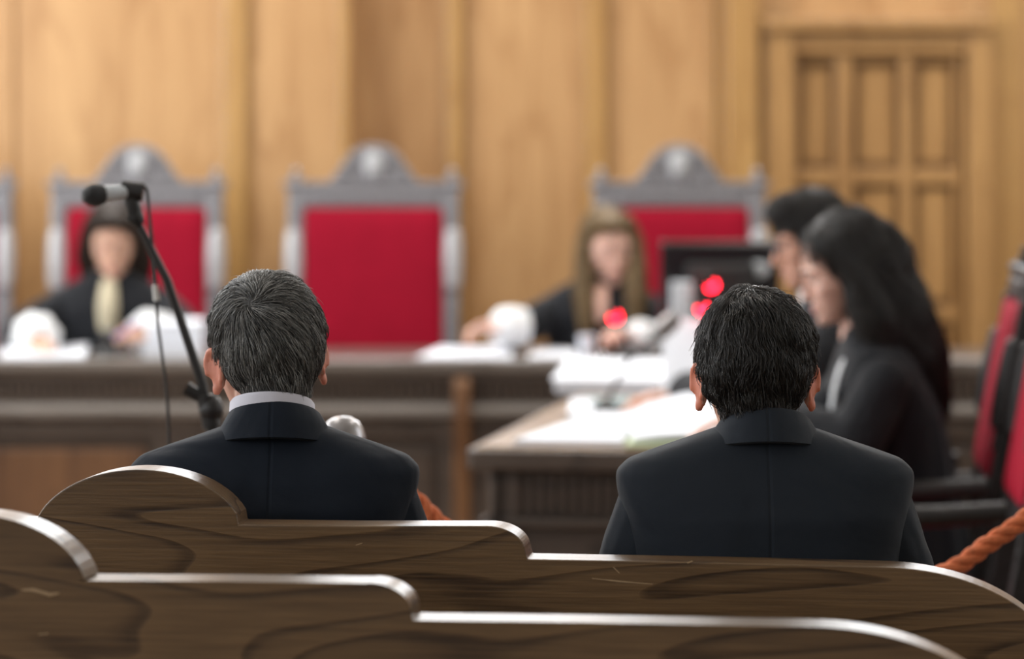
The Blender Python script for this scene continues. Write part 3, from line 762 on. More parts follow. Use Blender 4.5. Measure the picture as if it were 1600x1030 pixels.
# ------------------------------------------------------------------ pews
def pew(label, prof, th, d0, xr=None, seat_depth=.40):
    """prof: face outline in pixels, left to right; the face is a vertical plane turned by th through depth d0 at pixel column 800."""
    pts = []
    for px, py in prof:
        k = (px-800)/FPX; u = k*d0/(math.cos(th)+k*math.sin(th)); d = d0-u*math.sin(th)
        pts.append((u, CAMH-(py-HORIZON)*d/FPX))
    root = empty('pew', (0,d0,0), -th, label, 'bench', 'dark wooden pews')
    u0, u1 = pts[0][0], pts[-1][0]
    m = MB(); m.prism(pts + [(u1, .14), (u0, .14)], 0, .070)
    part('backrest', m, M['pew'], root, bevel=.007, segs=3, angle=50)
    part('seat', MB().box(((u0+u1)/2, .070+seat_depth/2, .425), (u1-u0-.04, seat_depth, .036)), M['pew'], root, bevel=.012)
    for u in (u0+.06, (u0+u1)/2, u1-.06):
        e = MB(); e.prism([(.06,0),(.06+seat_depth-.03,0),(.06+seat_depth-.05,.2),(.06+seat_depth-.01,.407),(.06,.407)], u-.02, u+.02, axes=(1,2,0)); part('leg', e, M['pew'], root, bevel=.005)
        e = MB(); e.box((u,.03,.09), (.05,.05,.18)); part('leg', e, M['pew'], root, bevel=.004)
    return root
def arc(cx, cy, rx, ry, a0, a1, n=22): return [(cx+rx*math.cos(R(a0+(a1-a0)*i/n)), cy-ry*math.sin(R(a0+(a1-a0)*i/n))) for i in range(n+1)]
profB = [(-330,812),(58,815)] + arc(215, 842, 165, 108, 166, 16, 30)[1:-1] + [(372,820),(560,822),(758,822)] + arc(758, 862, 62, 40, 88, 4, 14) + [(824,874),(1100,879),(1380,886)] + arc(1370, 1075, 300, 189, 88, 12, 24) + [(1668,1110)]
PTH = R(7.0)
pewB = pew('dark wooden pew carrying the two suited men, its rounded hump behind the grey-haired one', profB, PTH, 4.45)
profA = [(-620,893),(-235,899)] + arc(-50, 932, 186, 128, 165, 12, 28) + [(122,908),(350,909),(575,912)] + arc(572, 957, 70, 46, 88, 4, 14) + [(644,970),(900,973),(1262,980)] + arc(1262, 1196, 345, 216, 90, 10, 24) + [(1604,1220)]
pewA = pew('dark wooden pew nearest the camera, along the bottom edge, its back scuffed', profA, PTH, 3.905, seat_depth=.36)
def mark(root, d0, pts, r):
    out = []
    for px, py in pts:
        k = (px-800)/FPX; u = k*d0/(math.cos(PTH)+k*math.sin(PTH)); d = d0-u*math.sin(PTH); out.append((u, -.0004, CAMH-(py-HORIZON)*d/FPX))
    b = MB(); b.tube(out, [r*.4]+[r]*(len(out)-2)+[r*.4], 6, flat=((0,1,0),.35)); part('scratch', b, M['scratch'], root, smooth=True)
mark(pewA, 3.905, [(34,922),(52,922),(66,926),(78,930),(92,927)], .0022); mark(pewA, 3.905, [(60,992),(76,990)], .002)
mark(pewB, 4.45, [(925,904),(970,909),(1020,913)], .0012); mark(pewB, 4.45, [(958,886),(968,896)], .0016); mark(pewB, 4.45, [(556,852),(566,849)], .0015)
mark(pewB, 4.45, [(1074,880),(1082,877)], .003)

# ------------------------------------------------------------------ rope barrier
DRP = 5.35
def post(px, py, label):
    p = at(px, py, DRP); root = empty('rope_post', (p.x, DRP, 0), 0, label, 'barrier post', 'rope barrier posts')
    b = MB(); b.lathe([(0,0),(.15,0),(.15,.015),(.12,.03),(.04,.045),(.022,.06)], n=32); part('base', b, M['chrome'], root, smooth=True)
    b = MB(); b.lathe([(.021,.05),(.021,p.z-.07),(.026,p.z-.07),(.026,p.z-.05)]); part('pole', b, M['chrome'], root, smooth=True)
    b = MB(); b.lathe([(.026,p.z-.06),(.034,p.z-.056),(.0385,p.z-.045),(.0375,p.z-.033),(.0335,p.z-.020),(.026,p.z-.009),(.014,p.z-.002),(0,p.z)], n=32); part('cap', b, M['silver'], root, smooth=True)
    b = MB(); b.tube([(.024+.014*math.sin(a), 0, p.z-.085+.014*math.cos(a)) for a in [2*PI*i/16 for i in range(17)]], .004, 8); part('ring', b, M['chrome'], root, smooth=True)
    return p
pl = post(536, 650, 'chrome barrier post with a domed silver cap behind the grey-haired man')
pr_ = post(1700, 652, 'chrome barrier post holding the right end of the orange rope')
A_, B_ = Vector((pl.x+.045, DRP, pl.z-.10)), Vector((pr_.x-.02, DRP, pr_.z-.10))
ctl = [A_, at(596,738,DRP), at(650,782,DRP), at(692,822,DRP), at(800,905,DRP), at(950,978,DRP), at(1130,1008,DRP), at(1300,975,DRP), at(1480,893,DRP), at(1540,853,DRP), at(1600,812,DRP), B_]
path = spline(ctl, 26)
rp = MB(); ln = 0
for s in range(3):
    pts = []; ln = 0
    for i, p in enumerate(path):
        if i: ln += (p-path[i-1]).length
        a = ln*2*PI/.085 + s*2*PI/3; t = (path[min(i+1,len(path)-1)]-path[max(i-1,0)]).normalized(); u = Vector((0,1,0)); w = t.cross(u)
        pts.append(p + (u*math.cos(a)+w*math.sin(a))*.0075)
    rp.tube(pts, .0088, 8)
rope = part('barrier_rope', rp, M['rope'], smooth=True); tag(rope, 'twisted orange barrier rope sagging behind the pew and rising to the right edge', 'rope')

# ------------------------------------------------------------------ microphone on a boom stand
DM = 5.6
mic_root = empty('microphone', at(200,300,DM), 0, 'black-headed silver microphone clipped to the top of the slanting boom', 'microphone')
o = at(200,300,DM); L_ = lambda p: p - o
h0, h1 = L_(at(146,305,DM-.03)), L_(at(206,298,DM))
ax = (h1-h0).normalized(); rq = ax.to_track_quat('Z','Y').to_matrix()
b = MB(); b.lathe([(0,-.021),(.010,-.019),(.0175,-.010),(.0205,0),(.0195,.010),(.017,.018),(.012,.022),(0,.022)], h0, rq, 28); part('grille', b, M['grille'], mic_root, smooth=True)
b = MB(); b.lathe([(.0135,.016),(.0145,.022),(.0115,.07),(.0105,.085),(0,.085)], h0, rq, 24); part('handle', b, M['palegrey'], mic_root, smooth=True)
cb = MB(); cp = [at(218,290,DM), at(229,296,DM), at(233,330,DM), at(238,380,DM), at(243,440,DM), at(246,500,DM), at(254,560,DM), at(261,620,DM), at(264,680,DM), at(268,800,DM), at(275,1000,DM), at(290,1300,DM)]
cp[-1].z = .02
cb.tube([L_(p) for p in spline(cp, 8)], .0028, 8); part('cable', cb, M['black'], mic_root, smooth=True)
tp = MB(); tp.tube([L_(at(242,445,DM)), L_(at(245,470,DM))], [.005,.006], 10); part('cable_tape', tp, M['tape'], mic_root, smooth=True)
ms = empty('microphone_stand', (at(330,0,DM).x, DM, 0), 0, 'black boom microphone stand rising slantwise beside the grey-haired man', 'microphone stand')
so = ms.location.copy(); Q = lambda p: p - so
b = MB(); b.tube([Q(at(203,302,DM)), Q(at(207,322,DM))], [.012,.010], 12); b.ell(Q(at(207,300,DM)), (.018,.014,.010)); b.tube([Q(at(190,296,DM)), Q(at(224,300,DM))], [.0165,.0165], 14); part('mic_clip', b, M['black'], ms, smooth=True)
b = MB(); b.tube([Q(at(205,312,DM)), Q(at(214,345,DM)), Q(at(218,352,DM))], [.013,.014,.010], 12); b.tube([Q(at(208,334,DM)), Q(at(212,342,DM))], [.016,.016], 12); part('boom_head', b, M['black'], ms, smooth=True)
b = MB(); b.tube([Q(at(214,345,DM)), Q(at(262,440,DM)), Q(at(316,600,DM)), Q(at(338,690,DM)), Q(at(350,740,DM))], [.0065,.0075,.0085,.0085,.0085], 12); part('boom', b, M['black'], ms, smooth=True)
b = MB(); b.tube([Q(at(322,618,DM)), Q(at(332,668,DM))], .018, 14); b.tube([Q(at(290,607,DM)), Q(at(330,632,DM))], [.013,.009], 12); b.ell(Q(at(330,640,DM)), (.022,.022,.026)); part('clutch', b, M['black'], ms, smooth=True)
zt = at(330,655,DM).z
b = MB(); b.tube([(0,0,.12),(0,0,.6),(0,0,.61),(0,0,zt)], [.012,.012,.009,.009], 12); part('pole', b, M['black'], ms, smooth=True)
for k in range(3):
    a = R(90+120*k); b = MB(); b.tube([(0,0,.20),(.30*math.cos(a),.30*math.sin(a),.012)], [.010,.008], 10); b.ell((.30*math.cos(a),.30*math.sin(a),.012), .012); part('leg', b, M['black'], ms, smooth=True)

def gooseneck(base, bend, tip, label, led=True, z=None, headr=.012, ledr=.0075, headcol='black'):
    base, bend, tip = Vector(base), Vector(bend), Vector(tip)
    root = empty('desk_microphone', base, 0, label, 'microphone', 'gooseneck desk microphones')
    b = MB(); b.lathe([(0,0),(.055,0),(.055,.012),(.045,.024),(.02,.03),(.010,.04)], n=28); part('base', b, M['black'], root, smooth=True)
    pts = [base+Vector((0,0,.03))-base, (base.lerp(bend,.5)+Vector((0,0,.02)))-base, bend-base, tip-base]
    b = MB(); b.tube(spline(pts, 10), .0058, 10); part('gooseneck', b, M['black'], root, smooth=True)
    d = (tip-bend).normalized(); t = tip-base
    b = MB(); b.tube([t-d*.03, t-d*.01, t+d*.045, t+d*.055], [headr*.7,headr,headr,headr*.5], 14); part('mic_head', b, M[headcol], root, smooth=True)
    if led:
        u = d.orthogonal().normalized(); w = d.cross(u)
        b = MB(); b.tube([t - d*.012 + (u*math.cos(a)+w*math.sin(a))*headr*.95 for a in [2*PI*i/20 for i in range(21)]], .0055, 10)
        part('light_ring', b, M['led'], root, smooth=True, label='glowing red light ring')
    return root
bz = .80
gooseneck((at(985,0,10.55).x, 10.55, bz), at(968,510,10.45), at(960,493,10.38), 'desk microphone with a red light before the fair-haired woman\'s hand')
gooseneck((at(1150,0,10.5).x, 10.5, bz), at(1128,470,10.45), at(1110,443,10.4), 'desk microphone with the upper red light before the black monitor')
gooseneck((at(1120,0,9.35).x, 9.35, TZ), at(1104,505,9.3), at(1097,478,9.25), 'desk microphone with the lower red light above the upright white file')
gooseneck((at(948,0,8.75).x, 8.75, TZ), at(985,560,8.8), at(1036,514,8.85), 'unlit grey desk microphone leaning over the white ring binder', led=False, headr=.026, headcol='silver')
gooseneck((at(172,0,10.52).x, 10.52, bz), at(171,550,10.46), at(169,534,10.40), 'small dark desk microphone before the dark-haired woman in a robe', led=False, headr=.022)

# ------------------------------------------------------------------ monitor
mo = at(1125,0,10.62); mon = empty('monitor', (mo.x, 10.62, bz), R(3), 'black computer monitor seen from behind on the judges\' desk', 'monitor')
b = MB(); b.box((0,0,.215), (.40,.03,.33)); part('screen', b, M['blackgloss'], mon, bevel=.01)
b = MB(); b.box((0,-.03,.22), (.24,.05,.18)); part('back_housing', b, M['black'], mon, bevel=.02)
b = MB(); b.box((0,-.03,.09), (.06,.03,.16)); part('stand', b, M['black'], mon, bevel=.006)
b = MB(); b.box((0,-.01,.008), (.24,.18,.016)); part('foot', b, M['black'], mon, bevel=.006)
b = MB(); b.ell((.125,-.018,.285), (.036,.006,.026), None, 24, 12); part('badge', b, M['palegrey'], mon, smooth=True, label='pale oval badge')
bx = at(1066,0,10.45); b = MB(); b.box((0,0,.125), (.066,.10,.25)); b.box((0,-.052,.19), (.044,.006,.07)); b.box((0,-.052,.08), (.05,.006,.09))
bo = part('loudspeaker', b, M['palegrey'], bevel=.010, loc=(bx.x, 10.47, bz)); tag(bo, 'small pale grey upright box speaker beside the black monitor', 'speaker')

# ------------------------------------------------------------------ papers
def slab(name, corners, t, mat, label, cat, group=None, arch=0.0, nx=8, ny=8, lines=False, wav=.0):
    """Sheet(s) on four corners (front-left, front-right, back-right, back-left); arch lifts the middle."""
    c = [Vector(p) for p in corners]; o = sum(c, Vector())/4; o.z = min(p.z for p in c)
    top, bot = [], []
    for j in range(ny+1):
        for i in range(nx+1):
            u, v = i/nx, j/ny
            p = c[0]*(1-u)*(1-v)+c[1]*u*(1-v)+c[2]*u*v+c[3]*(1-u)*v - o
            p = p + Vector((0,0,arch*math.sin(PI*u)*(.5+.5*v) + wav*math.sin(u*5+v*3)*u*v))
            bot.append(p); top.append(p+Vector((0,0,t)))
    m = MB(); W_ = nx+1; N_ = len(top); fs = []
    for j in range(ny):
        for i in range(nx):
            a = j*W_+i; fs.append((a,a+1,a+W_+1,a+W_)); fs.append((N_+a,N_+a+W_,N_+a+W_+1,N_+a+1))
    ed = [i for i in range(W_)] + [j*W_+nx for j in range(1,ny+1)] + [ny*W_+i for i in range(nx-1,-1,-1)] + [j*W_ for j in range(ny-1,0,-1)]
    for a, b in zip(ed, ed[1:]+ed[:1]): fs.append((a, N_+a, N_+b, b))
    m._add(top+bot, fs)
    ob = part(name, m, mat, smooth=True, loc=o, angle=35); tag(ob, label, cat, group)
    if lines:
        lm = MB()
        for k in range(9):
            v = .12+.085*k; q = []
            for u in (.12, .12+.76*(1 if k % 4 else .7)):
                p = c[0]*(1-u)*(1-v)+c[1]*u*(1-v)+c[2]*u*v+c[3]*(1-u)*v - o; q.append(p+Vector((0,0,t+.0006)))
            lm.tube(q, .0016, 4, flat=((0,0,1),.2))
        part('print', lm, M['print'], ob, label='grey printed lines')
    return ob
z = TZ+.001
G = 'papers on the lawyers\' table'
slab('paper_sheaf', [on_z(804,694,z), on_z(972,696,z), on_z(990,652,z), on_z(935,650,z)], .012, M['paper'], 'white paper sheaf at the table\'s near left corner, pointing left', 'papers', G)
slab('folder', [on_z(976,699,z), on_z(1150,703,z), on_z(1160,668,z), on_z(990,668,z)], .008, M['green'], 'pale green folder edge under the large white pages', 'folder', G)
z2 = z+.010
def lift(p, dz): p = p.copy(); p.z += dz; return p
slab('open_document', [on_z(990,690,z2), on_z(1160,690,z2), lift(on_z(1160,645,z2),.055), lift(on_z(975,660,z2),.012)], .010, M['paper'], 'large white pages lying open behind the dark-haired man\'s left ear', 'papers', G, arch=.02)
slab('loose_page', [lift(on_z(968,654,z),.006), lift(on_z(1130,660,z),.03), lift(at(1128,598,8.35),0), lift(on_z(1030,626,z),.0)], .004, M['paper'], 'white page tilted up towards the lawyers above the open pages', 'papers', G)
# ring binder: a wedge lying flat
bd = empty('ring_binder', on_z(950,614,z), -TA, 'thick white ring binder lying at the table\'s far left edge', 'binder', G)
b = MB(); b.prism([(-.02,.0),(.30,.0),(.30,.075),(-.02,.035)], -.155, .155, axes=(1,2,0)); part('pages', b, M['paper'], bd, bevel=.004)
b = MB(); b.prism([(-.03,.036),(.305,.078),(.305,.083),(-.03,.041)], -.165, .165, axes=(1,2,0)); part('cover', b, M['paper'], bd, bevel=.001)
for x in (-.05,.05):
    b = MB(); b.tube([(x,.25+.03*math.cos(a),.082+.02*math.sin(a)) for a in [PI*i/10 for i in range(11)]], .003, 8); part('ring', b, M['chrome'], bd, smooth=True)
up = at(1090,0,9.12); uo = empty('standing_file', (up.x, 9.12, TZ+.001), R(-4), 'white file standing upright left of the dark-haired man\'s hair', 'file', G)
b = MB(); b.prism([(0,0),(.03,0),(.155,.225),(.13,.225)], -.10, .10, axes=(1,2,0)); part('cover', b, M['paper'], uo, bevel=.003)
b = MB(); b.prism([(.032,0),(.18,0),(.185,.02),(.045,.02)], -.10, .10, axes=(1,2,0)); part('foot', b, M['palegrey'], uo, bevel=.003)
slab('teal_folder', [on_z(893,662,z), on_z(985,650,z), on_z(985,624,z), on_z(910,624,z)], .006, M['teal'], 'dull teal folder below the white ring binder', 'folder', G)
slab('note_slip', [on_z(887,650,z+.007), on_z(925,652,z+.007), on_z(928,630,z+.007), on_z(893,628,z+.007)], .010, M['paper'], 'small white note pad on the dull teal folder', 'paper', G)
JZ = .801; GJ = 'papers on the judges\' desk'
slab('paper_sheaf', [on_z(650,563,JZ), on_z(800,563,JZ), on_z(800,546,JZ), on_z(690,546,JZ)], .010, M['paper'], 'white papers before the empty throne, by the fair-haired woman\'s outstretched hand', 'papers', GJ, wav=.01, lines=True)
slab('paper_sheaf', [on_z(0,563,JZ), on_z(130,563,JZ), on_z(140,545,JZ), on_z(10,545,JZ)], .014, M['paper'], 'white papers under the dark-haired woman\'s right cuff, at the left edge', 'papers', GJ, wav=.012, lines=True)
b = empty('paper_stack', (at(275,0,10.62).x, 10.62, JZ), R(4), 'tall white stack of case papers left of the grey-haired man\'s head', 'papers', GJ)
for k, (w, dd, hh, z_) in enumerate(((.19,.27,.05,0),(.18,.26,.035,.05),(.17,.25,.03,.085))):
    q = MB(); q.box((.006*(k-1), .004*k, z_+hh/2), (w,dd,hh-.002)); part('bundle', q, M['paper'], b, bevel=.004)
slab('paper_sheaf', [on_z(825,562,JZ), on_z(900,562,JZ), on_z(900,547,JZ), on_z(835,547,JZ)], .008, M['paper'], 'pale papers between the fair-haired woman\'s arms', 'papers', GJ)
cu = empty('paper_cup', (at(918,0,10.48).x, 10.48, JZ), 0, 'small white cup before the fair-haired woman', 'cup')
b = MB(); b.lathe([(.022,0),(.03,.07),(.0315,.072),(.0295,.072),(.021,.004),(0,.004)], n=24); part('cup_wall', b, M['paper'], cu, smooth=True)
b = MB(); b.tube([(.0308*math.cos(a),.0308*math.sin(a),.072) for a in [2*PI*i/24 for i in range(25)]], .0016, 8); part('rim', b, M['paper'], cu, smooth=True)

# ------------------------------------------------------------------ the two men on the pew
def men_rings(sh, dx=0):
    return [(.46,dx,.02,.178,.135),(.60,dx,.0,.172,.128),(.74,dx,-.005,.178,.122),(.86,dx,-.005,.190,.121),(.95,dx,-.002,.205,.116),(sh-.03,dx,.0,.214,.102),(sh-.006,dx,.0,.216,.090),(sh+.012,dx,.0,.198,.080),(sh+.028,dx,.0,.154,.072),(sh+.042,dx,.0,.112,.064),(sh+.052,dx,.0,.084,.056),(sh+.060,dx,.0,.060,.048)]
def men_arms(sh):
    out = []
    for s in (-1, 1):
        out.append(((s*.150,0,sh-.058), (s*.226,.03,.74), (s*.10,.27,.64), (-s*.5,.8,-.15), (0,-.1,-1), s, .45))
    return out
SHORT = [('e',(0,-.018,.042),(.0825,.100,.0895)), ('e',(0,-.046,.016),(.0755,.074,.074)), ('e',(0,-.054,-.022),(.050,.055,.073)), ('e',(.056,-.008,.028),(.0245,.052,.050)), ('e',(-.056,-.008,.028),(.0245,.052,.050))]
# right: dark hair, charcoal suit
sh = 1.018
cx = at(1195,0,4.62).x
rings = men_rings(sh); arms = men_arms(sh)
root, T, me = person('person with short dark hair in a charcoal suit, seated on the pew, back turned', (cx,4.62,0), 0, (-.010,.055,1.138), (R(-7),0,R(-3)), (0,.0,1.05), arms, rings, M['skin_tan'], M['ear_tan'])
suit(root, rings, arms, M['charcoal'], dict(c=(0,.006), rad=.063, z_in=1.108, z_out=1.062, thick=.006, drop=.045, yscale=1.06, flare=.022, frontdrop=.30), dict(c=(0,.010), rad=.053, z_in=1.103, z_out=1.06, thick=.004, drop=.058, yscale=1.12, flare=.004, frontdrop=.1))
hm, hme = hair_mass(root, SHORT + [('e',(-.012,.045,.098),(.045,.05,.030))], T, .005, M['dark_cap'])
strands('hair_strands', hme, me, 15000, M['dark_hair'], hm, whorl_flow(T, (-.010,-.045,.125), .7, .25), steps=7, step=.0065, lift=.0075, rad=.00042, jit=.16, wild=.05, wave=.75)
# left: grey hair, navy suit
sh = 1.012
cx = at(429,0,4.74).x
rings = men_rings(sh); arms = men_arms(sh)
root, T, me = person('person with grey hair in a navy suit, seated on the pew, back turned', (cx,4.74,0), 0, (-.016,.055,1.160), (R(-7),R(-4),R(17)), (0,.0,1.05), arms, rings, M['skin_old'], M['ear_old'], brow='grey_cap')
suit(root, rings, arms, M['navy'], dict(c=(0,.006), rad=.066, z_in=1.108, z_out=1.058, thick=.006, drop=.045, yscale=1.06, flare=.022, frontdrop=.30), dict(c=(-.004,.008), rad=.061, z_in=1.122, z_out=1.08, thick=.004, drop=.040, yscale=1.12, flare=.004, frontdrop=.1), shirtmat=M['shirt'])
hm, hme = hair_mass(root, SHORT + [('e',(0,.03,.085),(.06,.06,.040))], T, .005, M['grey_cap'])
strands('hair_strands', hme, me, 15000, M['grey_hair'], hm, whorl_flow(T, (-.032,-.085,.078), .9, .45), steps=7, step=.0075, lift=.0055, rad=.00042, jit=.12, wild=.02, wave=.22)

# ------------------------------------------------------------------ the robed women at the judges' desk
def local(loc, yaw, w): return Matrix.Rotation(-yaw, 3, 'Z') @ (Vector(w) - Vector(loc))
def robed_rings(sh, lean, hw=.20):
    return [(.48,0,.0,.19,.15),(.60,0,lean*.2,.175,.135),(.74,0,lean*.45,.175,.125),(.86,0,lean*.7,.188,.12),(sh-.06,0,lean*.95,hw,.112),(sh-.02,0,lean,hw*.97,.095),(sh+.015,0,lean,hw*.84,.08),(sh+.04,0,lean+.005,hw*.60,.068),(sh+.06,0,lean+.01,hw*.40,.058),(sh+.075,0,lean+.012,.062,.052)]
def falls(T, length): pass
# dark-haired woman
loc = (at(178,0,11.02).x, 11.02, 0); yaw = PI
lean = .06; sh = 1.0
hl = local(loc, yaw, at(178,392,10.93)); hl.z = 1.166
wl = local(loc, yaw, at(210,520,10.56)); wr = local(loc, yaw, at(62,535,10.56))
arms = [((-.165,lean,sh-.055), (-.30,.17,.86), (wr.x*.0+wr.x, wr.y-.07, wr.z+.005), (.15,.9,-.25), (0,-.2,-1), 0, .35)]
# local x is mirrored to the photo: the photo's left hand is at +x
wrx = wr; wlx = wl
arms = [((.165,lean,sh-.055), (.30,.17,.862), (wrx.x+.03, wrx.y-.12, wrx.z+.012), (-.25,.95,-.12), (0,-.1,-1), 1, .4),
        ((-.165,lean,sh-.055), (-.27,.18,.862), (wlx.x-.05, wlx.y-.11, wlx.z-.012), (.45,.85,.10), (.5,-.1,-.6), -1, .8)]
rings = robed_rings(sh, lean)
root, T, me = person('person with dark brown hair in a black robe, cream blouse and lace cuffs', loc, yaw, tuple(hl), (R(-16),0,0), (0,lean+.005,1.05), arms, rings, M['skin_warm'], M['skin_warm'], jaw=.94, female=True, legs=False, voxel=.0045)
robe(root, rings, arms, cuff_r=.060, r=(.066,.064,.062))
b = MB(); rg = []
for zz, w, y in ((1.045,.022,lean+.066),(1.01,.028,lean+.094),(.96,.034,lean+.116),(.92,.034,lean+.112),(.87,.030,lean+.10)):
    rg.append([Vector((x*w, y+.012*(1-x*x)-dy, zz)) for x, dy in ((-1,0),(-.5,-.004),(0,-.006),(.5,-.004),(1,0),(1,.02),(-1,.02))])
b.loft(rg); part('blouse', b, M['cream'], root, smooth=True, label='cream blouse front')
hm, hme = hair_mass(root, [('e',(0,-.030,.050),(.090,.097,.090)), ('e',(0,.022,.088),(.070,.056,.038)), ('e',(0,-.065,-.05),(.092,.062,.115)), ('c',[(.062,.020,.085),(.086,.005,.02),(.096,-.02,-.06),(.088,-.02,-.135)],[.024,.024,.032,.026]), ('c',[(-.062,.020,.085),(-.086,.005,.02),(-.096,-.02,-.06),(-.088,-.02,-.135)],[.024,.024,.032,.026])], T, .006, M['brown_cap'])
dn = lambda p, n: Vector((0,0,-1))
strands('hair_strands', hme, me, 3500, M['brown_hair'], hm, whorl_flow(T, (0,.03,.135), .1, 1.2), steps=6, step=.02, lift=.010, rad=.0008, jit=.2, wild=.08)
pen = empty('pen', at(196,517,10.50), 0, 'violet pen in the dark-haired woman\'s left hand', 'pen')
b = MB(); b.tube([(-.045,.0,-.028),(.05,.0,.03)], .0052, 10); part('barrel', b, M['violet'], pen, smooth=True)
b = MB(); b.tube([(-.045,0,-.028),(-.058,0,-.036)], [.004,.001], 10); part('nib', b, M['silver'], pen, smooth=True)

# fair-haired woman
loc = (at(938,0,11.0).x, 11.0, 0); lean = .08; sh = .985
hl = local(loc, yaw, at(952,400,10.90)); hl.z = 1.147
wr = local(loc, yaw, at(735,515,10.60)); wl = local(loc, yaw, at(958,525,10.55))
arms = [((.160,lean,sh-.055), (.30,.20,.862), (wr.x-.13, wr.y-.04, wr.z+.005), (.92,.35,.04), (0,.3,-1), 1, .55),
        ((-.160,lean,sh-.055), (-.24,.20,.862), (wl.x-.10, wl.y-.08, wl.z-.020), (.80,.55,.30), (.3,.2,-.8), -1, .85)]
rings = robed_rings(sh, lean)
root, T, me = person('person with long fair hair in a black robe, one arm stretched along the desk', loc, yaw, tuple(hl), (R(-10),R(4),R(12)), (0,lean+.005,1.035), arms, rings, M['skin_fair'], M['skin_fair'], jaw=.92, female=True, legs=False, voxel=.0045, brow='brown_cap')
robe(root, rings, arms, cuff_r=.050, cuff_t=.070, r=(.064,.058,.050))
b = MB(); rg = []
for zz, w, y in ((1.025,.020,lean+.070),(1.00,.022,lean+.092),(.95,.020,lean+.112),(.90,.016,lean+.106)):
    rg.append([Vector((x*w, y+.010*(1-x*x), zz)) for x in (-1,-.5,0,.5,1)] + [Vector((w, y-.02, zz)), Vector((-w, y-.02, zz))])
b.loft(rg); part('neckcloth', b, M['skin_fair'], root, smooth=True, label='pinkish neckline')
hm, hme = hair_mass(root, [('e',(0,-.030,.048),(.087,.097,.090)), ('e',(0,.022,.086),(.068,.056,.037)), ('e',(0,-.065,-.06),(.084,.058,.14)), ('C',[(.060,.015,.085),(.086,.010,.01),(.088,.05,-.08),(.086,.07,-.17),(.080,.085,-.27)],[.024,.026,.030,.030,.020]), ('C',[(-.060,.015,.085),(-.086,.010,.01),(-.088,.05,-.08),(-.088,.07,-.17),(-.085,.085,-.27)],[.024,.027,.033,.034,.022])], T, .006, M['blond_cap'])
strands('hair_strands', hme, me, 3500, M['blond_hair'], hm, whorl_flow(T, (0,.03,.135), .05, 1.4), steps=6, step=.024, lift=.009, rad=.0008, jit=.15, wild=.06)

# ------------------------------------------------------------------ the two lawyers
yaw = PI/2
def lawyer_rings(sh, lean):
    return [(.48,0,.0,.19,.15),(.60,0,lean*.15,.178,.138),(.74,0,lean*.4,.178,.13),(.86,0,lean*.68,.19,.125),(sh-.06,0,lean*.95,.20,.118),(sh-.02,0,lean,.195,.10),(sh+.015,0,lean+.005,.168,.085),(sh+.04,0,lean+.01,.122,.072),(sh+.06,0,lean+.015,.085,.062),(sh+.075,0,lean+.02,.064,.055)]
# man beyond
loc = (.96, 8.38, 0); lean = .12; sh = 1.06
hl = local(loc, yaw, at(1264,0,8.35)); hl.z = 1.245
hw_ = local(loc, yaw, at(1010,612,8.62))
arms = [((.165,lean,sh-.055), (.25,.20,.84), (.22, .36, .82), (.1,1,-.05), (0,0,-1), 1, .3),
        ((-.165,lean,sh-.055), (-.30,.26,.85), (hw_.x, hw_.y-.12, .818), (.10,.98,-.06), (0,-.05,-1), -1, .35)]
rings = lawyer_rings(sh, lean)
root, T, me = person('person with short black hair and spectacles, beyond the long-haired woman in black', loc, yaw, tuple(hl), (R(-14),0,R(4)), (0,lean+.02,1.11), arms, rings, M['skin_tan'], M['ear_tan'], voxel=.0045, legs=False)
robe(root, rings, arms, cuffs=False)
b = MB(); band(b, c=(0,lean+.03), rad=.058, z_in=1.15, z_out=1.11, thick=.004, drop=.04, yscale=1.1, flare=.004); part('shirt_collar', b, M['white'], root, smooth=True)
hm, hme = hair_mass(root, SHORT + [('e',(0,.03,.088),(.066,.062,.042))], T, .006, M['dark_cap'])
strands('hair_strands', hme, me, 3500, M['dark_hair'], hm, whorl_flow(T, (0,-.05,.12), .5, .3), steps=6, step=.009, lift=.007, rad=.0008, jit=.25)
b = MB()
for s in (-1, 1):
    b.tube([T @ Vector((s*.033+.024*math.cos(a), .094, .000+.018*math.sin(a))) for a in [2*PI*i/20 for i in range(21)]], .0026, 8)
    b.tube([T @ Vector((s*.056,.092,.004)), T @ Vector((s*.074,.07,.006)), T @ Vector((s*.079,-.01,.012))], .0022, 8)
b.tube([T @ Vector((-.010,.094,.004)), T @ Vector((0,.098,.007)), T @ Vector((.010,.094,.004))], .0024, 8)
part('spectacles', b, M['lens'], root, smooth=True)
# woman in front
loc = (.955, 7.62, 0); lean = .09; sh = .985
hl = local(loc, yaw, at(1312,0,7.62)); hl.z = 1.19
arms = [((.165,lean,sh-.055), (.22,.22,.80), (.12,.36,.825), (-.2,1,-.06), (0,0,-1), 1, .35),
        ((-.165,lean,sh-.055), (-.22,.16,.80), (-.08,.32,.825), (.45,.8,-.06), (0,0,-1), -1, .4)]
rings = lawyer_rings(sh, lean)
root, T, me = person('person with long black hair in a black robe, bent forward over the side table', loc, yaw, tuple(hl), (R(-17),0,R(6)), (0,lean+.03,1.035), arms, rings, M['skin_fair'], M['skin_fair'], jaw=.92, female=True, voxel=.0045, legs=False)
g = robe(root, rings, arms, cuffs=False)
b = MB(); pts = [(-.060,lean+.03,1.055),(-.082,.150,1.015),(-.092,.182,.96),(-.092,.196,.91),(-.085,.205,.84)]
b.tube(pts, [.009,.012,.013,.012,.010], 12, flat=((0,1,0),.6)); part('white_band', b, M['white'], root, smooth=True, label='white robe band')
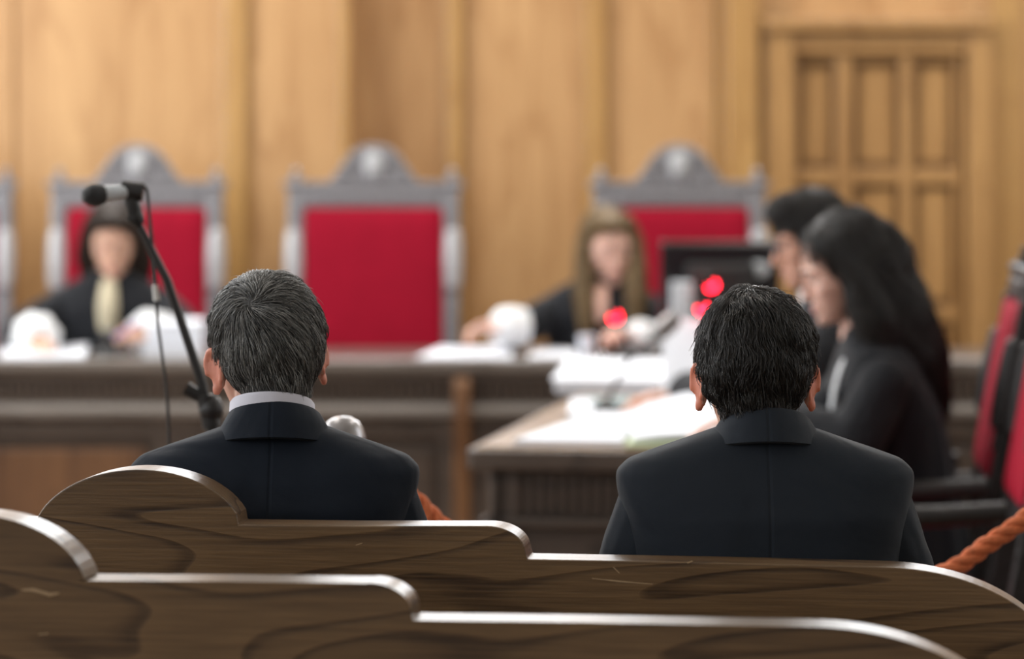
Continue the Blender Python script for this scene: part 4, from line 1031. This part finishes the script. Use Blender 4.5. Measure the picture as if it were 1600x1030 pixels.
hm, hme = hair_mass(root, [('e',(0,-.030,.048),(.088,.100,.092)), ('E',(0,-.075,.0),(.096,.095,.118)), ('C',[(0,-.08,-.03),(0,-.125,-.12),(0,-.165,-.21),(0,-.19,-.31)],[.098,.095,.088,.066]), ('C',[(.070,.015,.075),(.085,-.04,-.02),(.085,-.075,-.11),(.080,-.10,-.24)],[.026,.034,.046,.038]), ('C',[(-.070,.015,.075),(-.085,-.04,-.02),(-.085,-.075,-.11),(-.080,-.10,-.24)],[.026,.034,.046,.038])], T, .006, M['dark_cap'])
strands('hair_strands', hme, me, 5000, M['dark_hair'], hm, whorl_flow(T, (0,.02,.135), .1, 1.3), steps=7, step=.024, lift=.014, rad=.0008, jit=.22, wild=.10)

# ------------------------------------------------------------------ light
def area(name, loc, rot, sx, sy, power, col=(1,1,1)):
    l = bpy.data.lights.new(name, 'AREA'); l.shape = 'RECTANGLE'; l.size = sx; l.size_y = sy; l.energy = power; l.color = col
    o = bpy.data.objects.new(name, l); C.objects.link(o); o.location = loc; o.rotation_euler = rot
    return o
SKY = (.93,.965,1.0)
for y, p_ in zip(WL, (75, 45, 90, 140)): area('daylight', (XL+.02, y, 2.6), (0, R(-90), 0), 2.5, 1.4, p_, SKY)
for y in WR: area('daylight', (XR-.02, y, 2.6), (0, R(90), 0), 2.5, 1.4, 30, SKY)
for x in CW: area('daylight', (x, 12.46, 3.35), (R(-90), 0, 0), 1.6, 1.4, 90, SKY)  # light of the added upper windows, brightening the pew tops
for x, y in ((-1.8,7.0),(1.8,7.0),(-1.8,10.2),(1.8,10.2)):  # unseen ceiling panels, added as fill and to brighten the upper wall
    r_ = empty('ceiling_fill', (x,y,ZC), 0, 'unseen square white fill-light panel added on the ceiling', 'fill light', 'added fill-light panels')
    part('housing', MB().box((0,0,-.03), (.9,.9,.06)), M['plaster'], r_, bevel=.005)
    area('lamp', (x,y,ZC-.07), (0,0,0), .85, .85, 60 if y > 8 else 20, (1,.95,.88))
w = bpy.data.worlds.new('sky'); scene.world = w; w.use_nodes = True
w.node_tree.nodes['Background'].inputs[0].default_value = (.8,.88,1,1); w.node_tree.nodes['Background'].inputs[1].default_value = 1.0

# ------------------------------------------------------------------ camera
cam = bpy.data.cameras.new('camera'); co = bpy.data.objects.new('camera', cam); C.objects.link(co)
co.location = (0,0,CAMH); co.rotation_euler = (R(90),0,0)
cam.sensor_width = 36; cam.lens = 36*FPX/1600; cam.shift_y = -(515-HORIZON)/1600; cam.clip_end = 100
cam.dof.use_dof = True; cam.dof.focus_distance = 4.62; cam.dof.aperture_fstop = 2.6; cam.dof.aperture_blades = 0
scene.camera = co
vs = scene.view_settings; vs.view_transform = 'Standard'; vs.look = 'None'; vs.exposure = 0.0; vs.gamma = 1; vs.use_curve_mapping = False
